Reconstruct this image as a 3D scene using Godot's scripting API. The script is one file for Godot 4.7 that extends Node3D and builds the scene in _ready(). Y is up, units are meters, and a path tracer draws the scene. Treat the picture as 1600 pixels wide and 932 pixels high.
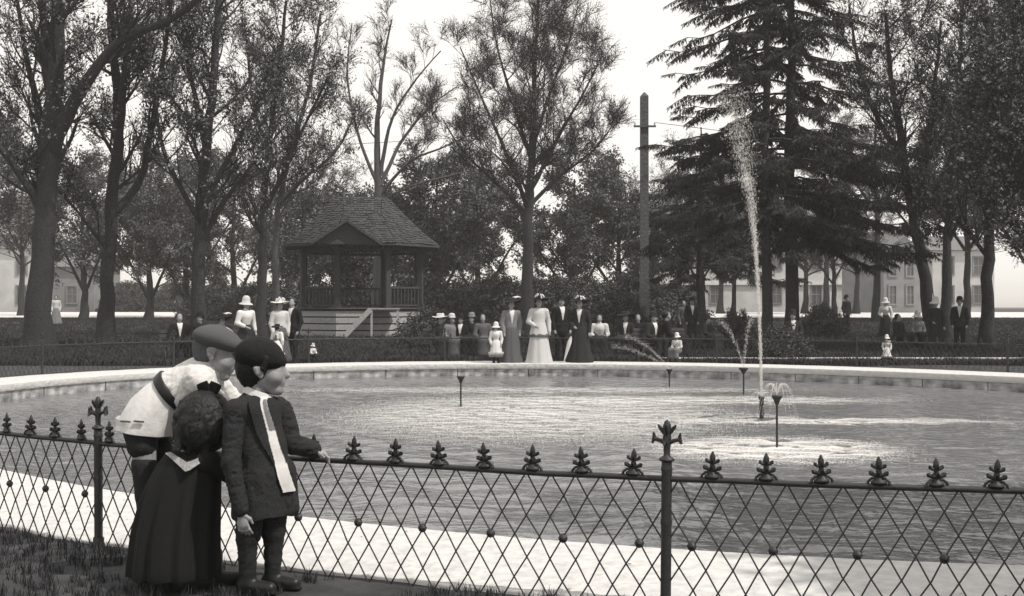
extends Node3D
# A park in spring: a round pool with a fountain behind a low lattice fence, children leaning on it,
# people strolling and sitting beyond, a bandstand, trees and a street of pale buildings.

const F := 1900.0        # focal length in photograph pixels
const EYE := 1.45        # camera height
const HORIZON := 480.0
const WATER := -0.3      # water level below the walk

var rng := RandomNumberGenerator.new()
var M := {}              # materials
var cache := {}          # shared meshes
var taken := {}

func _ready() -> void:
	rng.seed = 1908
	# ---- camera, sky, sun, exposure -------------------------------------------------
	var cam := Camera3D.new()
	cam.name = "camera"
	cam.fov = rad_to_deg(2.0 * atan(466.0 / F))
	cam.position = Vector3(0, EYE, 0)
	cam.rotation.x = atan((HORIZON - 466.0) / F)
	cam.near = 0.05
	cam.far = 2000.0
	add_child(cam)
	cam.current = true
	var sky_mat := ProceduralSkyMaterial.new()
	sky_mat.sky_top_color = Color(0.93, 0.915, 0.895)
	sky_mat.sky_horizon_color = Color(0.96, 0.945, 0.925)
	sky_mat.sky_curve = 0.2
	sky_mat.ground_bottom_color = Color(0.25, 0.25, 0.25)
	sky_mat.ground_horizon_color = Color(0.55, 0.55, 0.54)
	sky_mat.sun_angle_max = 1.0
	sky_mat.energy_multiplier = 1.14
	var env := Environment.new()
	env.background_mode = Environment.BG_SKY
	env.sky = Sky.new()
	env.sky.sky_material = sky_mat
	env.tonemap_mode = Environment.TONE_MAPPER_LINEAR
	env.tonemap_exposure = 1.1
	env.sdfgi_enabled = true
	env.ssao_enabled = true
	env.ssil_enabled = true
	env.fog_enabled = true
	env.fog_density = 0.0008
	env.fog_light_color = Color(0.95, 0.94, 0.92)
	var we := WorldEnvironment.new()
	we.name = "world_environment"
	we.environment = env
	add_child(we)
	var sun := DirectionalLight3D.new()
	sun.name = "sun"
	sun.light_energy = 1.15
	sun.light_color = Color(1.0, 0.975, 0.94)
	sun.light_angular_distance = 0.6
	sun.shadow_enabled = true
	add_child(sun)
	sun.look_at_from_position(Vector3(0.72, 1.2, 0.42), Vector3.ZERO, Vector3.UP)

	materials()
	setting()
	print("setting ", Time.get_ticks_msec())
	buildings()
	bandstand()
	utility_pole()
	print("buildings ", Time.get_ticks_msec())
	trees()
	print("trees ", Time.get_ticks_msec())
	fence()
	print("fence ", Time.get_ticks_msec())
	children_at_fence()
	print("children ", Time.get_ticks_msec())
	crowd()
	print("crowd ", Time.get_ticks_msec())
	fountain()
	ground_cover()
	print("done ", Time.get_ticks_msec())

# ================= small helpers =====================================================
func rise(d: float) -> float:
	return 0.95 * smoothstep(34.0, 110.0, d)

func at(px: float, d: float, h := 0.0) -> Vector3:
	return Vector3((px - 800.0) / F * d, h, -d)

func on_ground(px: float, d: float) -> Vector3:
	return at(px, d, rise(d))

func high(py: float, d: float) -> float:
	return EYE + (HORIZON - py) / F * d

func rim(t: float, off: float, y := 0.0) -> Vector3:
	var r := 11.63 - 0.22 * cos(2.0 * t) - 1.29 * sin(2.0 * t) + off
	return Vector3(2.16 + r * cos(t), y, -(18.73 + r * sin(t)))

func rnd(a: float, b: float) -> float:
	return rng.randf_range(a, b)

func numbered(called: String) -> String:
	var n: int = taken.get(called, 0)
	taken[called] = n + 1
	return called if n == 0 else "%s_%03d" % [called, n]

func thing(called: String, label: String, category: String, where := Vector3.ZERO, turn := 0.0, group := "") -> Node3D:
	var o := Node3D.new()
	o.name = numbered(called)
	add_child(o)
	o.position = where
	o.rotation.y = turn
	tag(o, label, category, group)
	return o

func tag(o: Node, label: String, category: String, group := "") -> void:
	o.set_meta("label", label)
	o.set_meta("category", category)
	if group != "":
		o.set_meta("group", group)

func part(called: String, mesh: Mesh, material: Material, parent: Node, xf := Transform3D.IDENTITY) -> MeshInstance3D:
	var o := MeshInstance3D.new()
	o.name = called
	o.mesh = mesh
	o.material_override = material
	o.transform = xf
	parent.add_child(o, true)
	return o

func structure(called: String, mesh: Mesh, material: Material) -> MeshInstance3D:
	var o := part(numbered(called), mesh, material, self)
	o.set_meta("kind", "structure")
	return o

func grey(v: float) -> Color:     # a real-world base colour (linear) in the tones of the print
	var t := clampf(sqrt(v), 0.0, 1.0)
	return Color(v * lerpf(0.95, 1.03, t), v, v * lerpf(1.10, 0.955, t))

func noise_image(seed_: int, freq: float, octaves: int, size := 256, kind := FastNoiseLite.TYPE_SIMPLEX_SMOOTH) -> Image:
	var n := FastNoiseLite.new()
	n.seed = seed_
	n.noise_type = kind
	n.frequency = freq
	n.fractal_octaves = octaves
	return n.get_seamless_image(size, size)

func tone_texture(img: Image, lo: float, hi: float, power := 1.0) -> ImageTexture:
	var w := img.get_width()
	var src := img.get_data()
	var step := src.size() / (w * w)
	var lut := PackedByteArray()
	for i in 256:
		var c := grey(lerpf(lo, hi, pow(i / 255.0, power))).linear_to_srgb()
		lut.append(int(c.r * 255.0)); lut.append(int(c.g * 255.0)); lut.append(int(c.b * 255.0))
	var out := PackedByteArray()
	out.resize(w * w * 3)
	for i in w * w:
		var k := src[i * step] * 3
		out[i * 3] = lut[k]; out[i * 3 + 1] = lut[k + 1]; out[i * 3 + 2] = lut[k + 2]
	return ImageTexture.create_from_image(Image.create_from_data(w, w, false, Image.FORMAT_RGB8, out))

func plain(v: float, rough := 0.8, spec := 0.4) -> StandardMaterial3D:
	var m := StandardMaterial3D.new()
	m.albedo_color = grey(v).linear_to_srgb()
	m.roughness = rough
	m.metallic_specular = spec
	return m

func grained(lo: float, hi: float, freq: float, scale: float, rough := 0.85, relief := 0.0, octaves := 4, seed_ := 3) -> StandardMaterial3D:
	var m := StandardMaterial3D.new()
	var img := noise_image(seed_, freq, octaves)
	m.albedo_texture = tone_texture(img, lo, hi)
	m.roughness = rough
	m.metallic_specular = 0.35
	m.uv1_triplanar = true
	m.uv1_world_triplanar = true
	m.uv1_scale = Vector3.ONE * scale
	if relief > 0.0:
		var b := img.duplicate() as Image
		b.convert(Image.FORMAT_RGBA8)
		b.bump_map_to_normal_map(relief)
		m.normal_enabled = true
		m.normal_texture = ImageTexture.create_from_image(b)
	return m

func tinted() -> StandardMaterial3D:
	var m := StandardMaterial3D.new()
	m.vertex_color_use_as_albedo = true
	m.roughness = 0.75
	m.metallic_specular = 0.3
	return m

func materials() -> void:
	M.walk = grained(0.45, 0.60, 0.05, 0.5, 0.9, 2.5, 6, 11)
	M.wall = grained(0.06, 0.62, 0.016, 0.9, 0.85, 2.0, 5, 23)
	M.basin = plain(0.06, 0.9)
	M.lawn = grained(0.022, 0.065, 0.03, 0.3, 0.95, 4.0, 5, 5)
	M.street = grained(0.45, 0.62, 0.02, 0.15, 0.95, 0.0, 4, 7)
	M.bark = grained(0.016, 0.062, 0.05, 0.9, 0.95, 6.0, 5, 31)
	M.bark_pale = grained(0.05, 0.13, 0.05, 0.9, 0.95, 6.0, 5, 33)
	M.iron = grained(0.010, 0.028, 0.06, 4.0, 0.55, 2.0, 4, 41)
	M.iron.metallic_specular = 0.5
	M.leaf = tinted()
	M.leaf.backlight_enabled = true
	M.leaf.backlight = Color(0.22, 0.22, 0.21)
	M.needle = tinted()
	M.skin = grained(0.22, 0.30, 0.03, 6.0, 0.6, 0.0, 3, 51)
	M.white_cloth = grained(0.52, 0.66, 0.03, 3.0, 0.9, 1.5, 4, 52)
	M.pale_cloth = grained(0.42, 0.54, 0.03, 3.0, 0.9, 1.5, 4, 53)
	M.collar_cloth = grained(0.16, 0.42, 0.03, 6.0, 0.9, 1.5, 4, 71)
	M.grey_cloth = grained(0.14, 0.20, 0.04, 4.0, 0.92, 2.0, 4, 54)
	M.mid_cloth = grained(0.07, 0.11, 0.04, 4.0, 0.92, 2.0, 4, 55)
	M.dark_cloth = grained(0.012, 0.030, 0.05, 5.0, 0.9, 3.0, 5, 56)
	M.black_cloth = grained(0.006, 0.014, 0.05, 5.0, 0.9, 2.0, 4, 57)
	M.tweed = grained(0.045, 0.12, 0.09, 8.0, 0.95, 4.0, 4, 58)
	M.hair = grained(0.006, 0.022, 0.06, 9.0, 0.5, 5.0, 4, 59)
	M.leather = plain(0.012, 0.45)
	M.eye = plain(0.02, 0.2)
	M.straw = grained(0.40, 0.55, 0.08, 8.0, 0.85, 2.0, 3, 60)
	M.shingle = grained(0.03, 0.10, 0.04, 1.2, 0.95, 3.0, 4, 61)
	M.shingle.vertex_color_use_as_albedo = true
	M.boards = grained(0.24, 0.38, 0.03, 0.8, 0.85, 2.0, 4, 62)
	M.wood_dark = grained(0.03, 0.07, 0.03, 1.2, 0.85, 2.0, 4, 63)
	M.wood_pale = grained(0.28, 0.40, 0.03, 1.2, 0.8, 1.0, 4, 64)
	M.stucco = grained(0.42, 0.60, 0.015, 0.12, 0.95, 0.0, 5, 65)
	M.stucco_grey = grained(0.17, 0.25, 0.015, 0.12, 0.95, 0.0, 5, 66)
	M.stone_trim = grained(0.55, 0.68, 0.02, 0.3, 0.95, 0.0, 4, 67)
	M.roofing = grained(0.10, 0.20, 0.03, 0.3, 0.95, 0.0, 4, 68)
	M.glass_dark = plain(0.10, 0.15, 0.5)
	M.door = grained(0.06, 0.11, 0.02, 0.6, 0.7, 0.0, 4, 69)
	M.foam = plain(0.60, 0.6)
	M.drop = plain(0.85, 0.15)
	M.drop.transparency = BaseMaterial3D.TRANSPARENCY_ALPHA
	M.drop.albedo_color.a = 0.2
	M.pole = grained(0.06, 0.14, 0.03, 1.0, 0.9, 3.0, 4, 70)
	M.grass_blade = tinted()
	# water: dark, smooth, with fine ripples in its relief
	var w := StandardMaterial3D.new()
	w.albedo_color = grey(0.16).linear_to_srgb()
	w.roughness = 0.1
	w.metallic_specular = 0.5
	var img := noise_image(77, 0.02, 4, 512)
	img.convert(Image.FORMAT_RGBA8)
	img.bump_map_to_normal_map(5.0)
	w.normal_enabled = true
	w.normal_texture = ImageTexture.create_from_image(img)
	w.normal_scale = 0.8
	w.uv1_triplanar = true
	w.uv1_world_triplanar = true
	w.uv1_scale = Vector3(0.30, 0.30, 0.55)
	M.water = w

# ================= mesh tools ========================================================
class Geo:
	var v := PackedVector3Array()
	var n := PackedVector3Array()
	var c := PackedColorArray()
	var uv := PackedVector2Array()
	var i := PackedInt32Array()
	var tint := Color(1, 1, 1)
	func quad(a: Vector3, b: Vector3, d: Vector3, e: Vector3) -> void:
		var nn := (e - a).cross(b - a)
		nn = nn.normalized() if nn.length_squared() > 1e-14 else Vector3.UP
		var k := v.size()
		v.append(a); v.append(b); v.append(d); v.append(e)
		for q in 4:
			n.append(nn); c.append(tint)
		i.append(k); i.append(k + 1); i.append(k + 2); i.append(k); i.append(k + 2); i.append(k + 3)
	func tri(a: Vector3, b: Vector3, d: Vector3) -> void:
		var nn := (d - a).cross(b - a)
		nn = nn.normalized() if nn.length_squared() > 1e-14 else Vector3.UP
		var k := v.size()
		v.append(a); v.append(b); v.append(d)
		for q in 3:
			n.append(nn); c.append(tint)
		i.append(k); i.append(k + 1); i.append(k + 2)
	# a box given by its transform (unit cube scaled)
	func box(x: Transform3D, s: Vector3) -> void:
		var h := s * 0.5
		var p: Array[Vector3] = []
		for q in 8:
			p.append(x * Vector3(h.x if q & 1 else -h.x, h.y if q & 2 else -h.y, h.z if q & 4 else -h.z))
		quad(p[4], p[6], p[7], p[5]); quad(p[1], p[3], p[2], p[0])
		quad(p[5], p[7], p[3], p[1]); quad(p[0], p[2], p[6], p[4])
		quad(p[6], p[2], p[3], p[7]); quad(p[0], p[4], p[5], p[1])
	func bx(center: Vector3, s: Vector3) -> void:
		box(Transform3D(Basis.IDENTITY, center), s)
	func tube(pts: PackedVector3Array, rad: PackedFloat32Array, sides: int, closed := true) -> void:
		var side := Vector3.RIGHT
		var k0 := v.size()
		var m := pts.size()
		for a in m:
			var dir := (pts[mini(a + 1, m - 1)] - pts[maxi(a - 1, 0)]).normalized()
			if absf(dir.dot(side)) > 0.95:
				side = Vector3.FORWARD if absf(dir.z) < 0.9 else Vector3.UP
			var u := dir.cross(side).normalized()
			side = u.cross(dir).normalized()
			for s in sides:
				var g := TAU * s / sides
				var nn := side * cos(g) + u * sin(g)
				v.append(pts[a] + nn * rad[a]); n.append(nn); c.append(tint)
		for a in m - 1:
			for s in sides:
				var p := k0 + a * sides + s
				var q := k0 + a * sides + (s + 1) % sides
				i.append(p); i.append(p + sides); i.append(q)
				i.append(q); i.append(p + sides); i.append(q + sides)
		if closed:
			for e in [0, m - 1]:
				var b: int = k0 + e * sides
				for s in range(1, sides - 1):
					if e == 0:
						i.append(b); i.append(b + s); i.append(b + s + 1)
					else:
						i.append(b); i.append(b + s + 1); i.append(b + s)
	func bar(a: Vector3, b: Vector3, r: float, sides := 6, r2 := -1.0) -> void:
		tube(PackedVector3Array([a, b]), PackedFloat32Array([r, r if r2 < 0.0 else r2]), sides)
	# rings of points joined into a skin, ring k = Array of Vector3
	func skin(rings: Array, around := true) -> void:
		var k0 := v.size()
		var m: int = rings[0].size()
		var start := i.size()
		for r in rings:
			for p in r:
				v.append(p); n.append(Vector3.ZERO); c.append(tint)
		for a in rings.size() - 1:
			for s in (m if around else m - 1):
				var p := k0 + a * m + s
				var q := k0 + a * m + (s + 1) % m
				i.append(p); i.append(p + m); i.append(q)
				i.append(q); i.append(p + m); i.append(q + m)
		smooth(start, k0)
	func lathe(profile: Array, sides := 16, x := Transform3D.IDENTITY, ex := 1.0, ez := 1.0) -> void:
		var rings := []
		for p in profile:
			var ring := []
			for s in sides:
				var g := TAU * s / sides
				ring.append(x * Vector3(cos(g) * p.x * ex, p.y, sin(g) * p.x * ez))
			rings.append(ring)
		skin(rings)
	func smooth(from_index: int, from_vertex: int) -> void:
		for t in range(from_index, i.size(), 3):
			var a := v[i[t]]
			var nn := (v[i[t + 2]] - a).cross(v[i[t + 1]] - a)
			for q in 3:
				n[i[t + q]] += nn
		for q in range(from_vertex, v.size()):
			n[q] = n[q].normalized() if n[q].length_squared() > 1e-16 else Vector3.UP
	func mesh(colored := false) -> ArrayMesh:
		var a := []
		a.resize(Mesh.ARRAY_MAX)
		a[Mesh.ARRAY_VERTEX] = v
		a[Mesh.ARRAY_NORMAL] = n
		if colored:
			a[Mesh.ARRAY_COLOR] = c
		a[Mesh.ARRAY_INDEX] = i
		var m := ArrayMesh.new()
		m.add_surface_from_arrays(Mesh.PRIMITIVE_TRIANGLES, a)
		return m

# a bone: tapered capsule, squeezed by s along axis
func bone(a: Vector3, b: Vector3, ra: float, rb: float, axis := Vector3.ZERO, s := 1.0) -> Array:
	return [a, b, ra, rb, axis, s]

func ball(a: Vector3, r: float, axis := Vector3.ZERO, s := 1.0) -> Array:
	return [a, a, r, r, axis, s]

# bones joined by a smooth minimum, meshed as surface nets
func flesh(g: Geo, bones: Array, cell: float, k: float) -> void:
	var lo := Vector3.ONE * 1e9
	var hi := -lo
	for b in bones:
		var r := Vector3.ONE * (maxf(b[2], b[3]) * maxf(1.0, b[5]) + cell * 3.0 + k * 0.5)
		lo = lo.min(Vector3(b[0]) - r).min(Vector3(b[1]) - r)
		hi = hi.max(Vector3(b[0]) + r).max(Vector3(b[1]) + r)
	var nx := int((hi.x - lo.x) / cell) + 2
	var ny := int((hi.y - lo.y) / cell) + 2
	var nz := int((hi.z - lo.z) / cell) + 2
	var f := PackedFloat32Array()
	f.resize(nx * ny * nz)
	f.fill(1.0)
	for b in bones:
		var a: Vector3 = b[0]
		var e: Vector3 = b[1]
		var ra: float = b[2]
		var rb: float = b[3]
		var ax: Vector3 = b[4]
		var sq: float = b[5]
		var pad := Vector3.ONE * (maxf(ra, rb) * maxf(1.0, sq) + k + cell * 2.0)
		var l := ((a.min(e) - pad - lo) / cell).floor()
		var h := ((a.max(e) + pad - lo) / cell).ceil()
		var ae := e - a
		var inv := 1.0 / maxf(ae.length_squared(), 1e-9)
		var sm := 1.0 / sq - 1.0
		for z in range(maxi(0, int(l.z)), mini(nz - 1, int(h.z)) + 1):
			for y in range(maxi(0, int(l.y)), mini(ny - 1, int(h.y)) + 1):
				var row := (z * ny + y) * nx
				for x in range(maxi(0, int(l.x)), mini(nx - 1, int(h.x)) + 1):
					var p := lo + Vector3(x, y, z) * cell - a
					if sq != 1.0:
						p += ax * (p.dot(ax) * sm)
					var t := clampf(p.dot(ae) * inv, 0.0, 1.0)
					var d := (p - ae * t).length() - lerpf(ra, rb, t)
					var o := f[row + x]
					var q := maxf(k - absf(d - o), 0.0) / k
					f[row + x] = minf(d, o) - q * q * k * 0.25
	var ids := PackedInt32Array()
	ids.resize(nx * ny * nz)
	ids.fill(-1)
	var k0 := g.v.size()
	var i0 := g.i.size()
	var sx := 1
	var sy := nx
	var sz := nx * ny
	var corner := [0, sx, sy, sx + sy, sz, sx + sz, sy + sz, sx + sy + sz]
	for z in nz - 1:
		for y in ny - 1:
			var row := (z * ny + y) * nx
			for x in nx - 1:
				var c := row + x
				var f0 := f[c]
				if absf(f0) > cell * 2.5:
					continue
				var inside := 0
				for q in 8:
					if f[c + corner[q]] < 0.0:
						inside += 1
				if inside == 0 or inside == 8:
					continue
				var sum := Vector3.ZERO
				var cnt := 0
				for q in 8:
					for axis in 3:
						var bit := 1 << axis
						if q & bit:
							continue
						var fa := f[c + corner[q]]
						var fb := f[c + corner[q | bit]]
						if (fa < 0.0) != (fb < 0.0):
							var t := fa / (fa - fb)
							var p := Vector3(float(q & 1), float((q >> 1) & 1), float((q >> 2) & 1))
							p[axis] += t
							sum += p
							cnt += 1
				ids[c] = g.v.size()
				g.v.append(lo + (Vector3(x, y, z) + sum / cnt) * cell)
				g.n.append(Vector3.ZERO)
				g.c.append(g.tint)
	for z in range(1, nz - 1):
		for y in range(1, ny - 1):
			var row := (z * ny + y) * nx
			for x in range(1, nx - 1):
				var c := row + x
				var f0 := f[c]
				if absf(f0) > cell * 2.5:
					continue
				for axis in 3:
					var st: int = [sx, sy, sz][axis]
					var f1 := f[c + st]
					if (f0 < 0.0) == (f1 < 0.0):
						continue
					var u: int = [sy, sz, sx][axis]
					var w: int = [sz, sx, sy][axis]
					var a := ids[c - u - w]
					var b := ids[c - w]
					var d := ids[c]
					var e := ids[c - u]
					if a < 0 or b < 0 or d < 0 or e < 0:
						continue
					if f0 < 0.0:
						g.i.append(a); g.i.append(d); g.i.append(b); g.i.append(a); g.i.append(e); g.i.append(d)
					else:
						g.i.append(a); g.i.append(b); g.i.append(d); g.i.append(a); g.i.append(d); g.i.append(e)
	g.smooth(i0, k0)

func flesh_mesh(bones: Array, cell: float, k: float) -> ArrayMesh:
	var g := Geo.new()
	flesh(g, bones, cell, k)
	return g.mesh()

# the part of an inflated skin that a rule keeps: cloth panels that follow what they lie on
func shell(bones: Array, more: float, cell: float, k: float, keep: Callable) -> ArrayMesh:
	var g := Geo.new()
	var fat := []
	for b in bones:
		fat.append([b[0], b[1], b[2] + more, b[3] + more, b[4], b[5]])
	flesh(g, fat, cell, k)
	var idx := PackedInt32Array()
	for t in range(0, g.i.size(), 3):
		if keep.call((g.v[g.i[t]] + g.v[g.i[t + 1]] + g.v[g.i[t + 2]]) / 3.0):
			idx.append(g.i[t]); idx.append(g.i[t + 1]); idx.append(g.i[t + 2])
	g.i = idx
	return g.mesh()

# folds pressed into cloth along its normals
func folds(g: Geo, amp: float, freq: Vector3, seed_: int) -> void:
	var n := FastNoiseLite.new()
	n.seed = seed_
	n.frequency = 1.0
	n.noise_type = FastNoiseLite.TYPE_SIMPLEX_SMOOTH
	n.fractal_octaves = 2
	n.domain_warp_enabled = true
	n.domain_warp_frequency = 0.4
	n.domain_warp_amplitude = 1.2
	for q in g.v.size():
		var p := g.v[q] * freq
		var a := n.get_noise_3dv(p)
		g.v[q] += g.n[q] * amp * (1.0 - 2.2 * absf(a))
		g.n[q] = Vector3.ZERO
	g.smooth(0, 0)

func cloth(bones: Array, cell: float, k: float, amp: float, freq: Vector3, seed_: int, hem := -1.0) -> ArrayMesh:
	var g := Geo.new()
	flesh(g, bones, cell, k)
	folds(g, amp, freq, seed_)
	if hem > 0.0:      # cut straight across
		for q in g.v.size():
			g.v[q].y = maxf(g.v[q].y, hem + 0.012 * sin(g.v[q].x * 22.0))
	return g.mesh()

func copies(called: String, mesh: Mesh, material: Material, xfs: Array, tints: Array, parent: Node) -> MultiMeshInstance3D:
	var mm := MultiMesh.new()
	mm.transform_format = MultiMesh.TRANSFORM_3D
	mm.use_colors = tints.size() > 0
	mm.mesh = mesh
	mm.instance_count = xfs.size()
	for k in xfs.size():
		mm.set_instance_transform(k, xfs[k])
		if tints.size() > 0:
			mm.set_instance_color(k, tints[k])
	var o := MultiMeshInstance3D.new()
	o.name = called
	o.multimesh = mm
	o.material_override = material
	parent.add_child(o, true)
	return o

# ================= the setting =======================================================
func setting() -> void:
	# lawn: one sheet with a hole for the pool, reaching the horizon
	var g := Geo.new()
	var offs := [1.25, 1.6, 2.2, 3.0, 4.0, 5.5, 7.5, 10.0, 13.0, 17.0, 22.0, 28.0, 35.0, 44.0, 55.0, 70.0, 90.0, 120.0, 180.0, 300.0, 600.0, 1200.0]
	var rings := []
	for o in offs:
		var ring := []
		for s in 160:
			var p := rim(TAU * s / 160.0, o)
			p.y = rise(-p.z) if p.z < 0.0 else 0.0
			if o > 1.7 and o < 100.0:
				p.y += 0.03 * sin(p.x * 0.7 + o) * sin(p.z * 0.5)
			ring.append(p)
		rings.append(ring)
	g.skin(rings)
	structure("lawn", g.mesh(), M.lawn)
	# walk round the pool
	g = Geo.new()
	rings = []
	for e in [[1.36, -0.05], [1.36, 0.012], [1.33, 0.02], [0.6, 0.025], [0.02, 0.02], [0.0, 0.0], [0.0, -0.12], [0.05, -0.12]]:
		var ring := []
		for s in 320:
			var t := TAU * s / 320.0
			var off: float = e[0]
			if off > 1.0:
				off += 0.025 * sin(t * 53.0) + 0.02 * sin(t * 131.0 + 1.0)
			ring.append(rim(t, off, e[1]))
		rings.append(ring)
	g.skin(rings)
	structure("pool_walk", g.mesh(), M.walk)
	# pool wall in cast lengths with open joints
	var wall := Node3D.new()
	wall.name = "pool_wall"
	wall.set_meta("kind", "structure")
	add_child(wall)
	var count := 44
	for k in count:
		g = Geo.new()
		rings = []
		var half := 0.0006
		for e in [[0.04, -0.12], [0.035, -0.13], [0.035, -1.0], [0.30, -1.0], [0.30, -0.12], [0.04, -0.12]]:
			var ring := []
			for s in 7:
				ring.append(rim(TAU * (k + lerpf(half * 10.0, 1.0 - half * 10.0, s / 6.0)) / count, e[0], e[1]))
			rings.append(ring)
		g.skin(rings, false)
		part("wall_panel" if k == 0 else "wall_panel_%03d" % k, g.mesh(), M.wall, wall)
	# pool floor and water
	g = Geo.new()
	rings = []
	for fr in [0.0, 0.5, 1.0]:
		var ring := []
		for s in 96:
			var p := rim(TAU * s / 96.0, 0.1, -0.98)
			ring.append(Vector3(2.16, -0.98, -18.73).lerp(p, fr))
		rings.append(ring)
	g.skin(rings)
	structure("pool_floor", g.mesh(), M.basin)
	water_sheet()
	# street and path beyond
	g = Geo.new()
	for a in 40:
		var x0 := lerpf(-160.0, 160.0, a / 40.0)
		var x1 := lerpf(-160.0, 160.0, (a + 1) / 40.0)
		for b in 7:
			var d0 := lerpf(84.0, 112.0, b / 7.0)
			var d1 := lerpf(84.0, 112.0, (b + 1) / 7.0)
			g.quad(Vector3(x0, rise(d0) + 0.03, -d0), Vector3(x0, rise(d1) + 0.03, -d1), Vector3(x1, rise(d1) + 0.03, -d1), Vector3(x1, rise(d0) + 0.03, -d0))
	structure("street", g.mesh(), M.street)
	g = Geo.new()
	rings = [[], []]
	for k in 30:
		var t := k / 29.0
		var c := Vector3(lerpf(4.2, 40.0, t), 0.0, -(33.6 - 2.4 * t + 3.0 * t * t))
		for q in 2:
			var p := c + Vector3(0, 0, -0.8 if q == 0 else 0.8) * (0.5 + minf(1.0, t * 6.0) * 0.5)
			p.y = rise(-p.z) + 0.04
			rings[q].append(p)
	g.skin(rings, false)
	structure("gravel_path", g.mesh(), M.street)

func wave(x: float, z: float) -> float:
	return 1.6 * (0.0045 * sin(x * 5.1 + z * 2.3) + 0.004 * sin(z * 9.0 - x * 1.7 + 0.8 * sin(x * 0.9)) + 0.0035 * sin(z * 14.0 + x * 4.0 + 1.1 * sin(z * 0.8)) + 0.003 * sin(x * 11.0 - z * 6.0 + sin(x * 1.3)) + 0.002 * sin(z * 23.0 + 2.0 * sin(x * 1.9)))

func water_sheet() -> void:
	# rows get finer towards the near bank; ripples are real waves
	var g := Geo.new()
	var x0 := -12.5
	var z := 5.0
	var rings := []
	while z < 33.0:
		var ring := []
		for s in 181:
			var x := x0 + 28.0 * s / 180.0
			var y := WATER
			# rings from the jets
			for c in [[3.9, 19.0, 1.0], [3.3, 15.1, 0.7], [-0.9, 21.4, 0.7]]:
				var r := Vector2(x - c[0], z - c[1]).length()
				y += c[2] * 0.006 * sin(r * 9.0) * exp(-r * 0.45)
			y += wave(x, z)
			# long crests lapping the near bank
			y += 0.006 * smoothstep(13.0, 8.0, z) * sin(z * 17.0 + 1.3 * sin(x * 0.8) + 0.7 * sin(x * 2.3))
			var p := Vector3(x, y, -z)
			ring.append(p)
		rings.append(ring)
		z += 0.055 + z * 0.0022
	# keep only what lies within the wall
	var keep := []
	g.skin(rings, false)
	var idx := PackedInt32Array()
	for t in range(0, g.i.size(), 3):
		var c := (g.v[g.i[t]] + g.v[g.i[t + 1]] + g.v[g.i[t + 2]]) / 3.0
		var a := atan2(-c.z - 18.73, c.x - 2.16)
		var r := Vector2(c.x - 2.16, -c.z - 18.73).length()
		var rr := 11.63 - 0.22 * cos(2.0 * a) - 1.29 * sin(2.0 * a) + 0.25
		if r < rr:
			idx.append(g.i[t]); idx.append(g.i[t + 1]); idx.append(g.i[t + 2])
	g.i = idx
	structure("pool_water", g.mesh(), M.water)

# ================= buildings =========================================================
func arch_points(w: float, h: float, n: int) -> Array:      # outline of a round-headed opening, base at y 0
	var out := [Vector2(-w * 0.5, 0)]
	for k in n + 1:
		var a := PI - PI * k / n
		out.append(Vector2(cos(a) * w * 0.5, h - w * 0.5 + sin(a) * w * 0.5))
	out.append(Vector2(w * 0.5, 0))
	return out

func slab(g: Geo, outline: Array, z0: float, z1: float) -> void:
	var poly := PackedVector2Array(outline)
	var tri := Geometry2D.triangulate_polygon(poly)
	for t in range(0, tri.size(), 3):
		var a := poly[tri[t]]
		var b := poly[tri[t + 1]]
		var c := poly[tri[t + 2]]
		g.tri(Vector3(a.x, a.y, z1), Vector3(b.x, b.y, z1), Vector3(c.x, c.y, z1))
	for k in outline.size():
		var a: Vector2 = outline[k]
		var b: Vector2 = outline[(k + 1) % outline.size()]
		g.quad(Vector3(a.x, a.y, z0), Vector3(a.x, a.y, z1), Vector3(b.x, b.y, z1), Vector3(b.x, b.y, z0))

func window_parts(b: Node3D, x: float, y: float, z: float, w: float, h: float) -> void:
	var g := Geo.new()
	for s in [-1.0, 1.0]:
		g.bx(Vector3(s * (w * 0.5 + 0.06), h * 0.5, 0.03), Vector3(0.14, h, 0.12))
		g.bx(Vector3(0, h * 0.5 + s * (h * 0.5 + 0.07), 0.03), Vector3(w + 0.26, 0.14, 0.14))
	g.bx(Vector3(0, h * 0.5, 0.02), Vector3(w, 0.07, 0.06))
	g.bx(Vector3(0, h * 0.5, 0.022), Vector3(0.06, h, 0.05))
	var o := part("window", g.mesh(), M.stucco_grey, b, Transform3D(Basis.IDENTITY, Vector3(x, y, z)))
	g = Geo.new()
	g.bx(Vector3(0, h * 0.5, -0.01), Vector3(w, h, 0.03))
	part("pane", g.mesh(), M.glass_dark, o)

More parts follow.
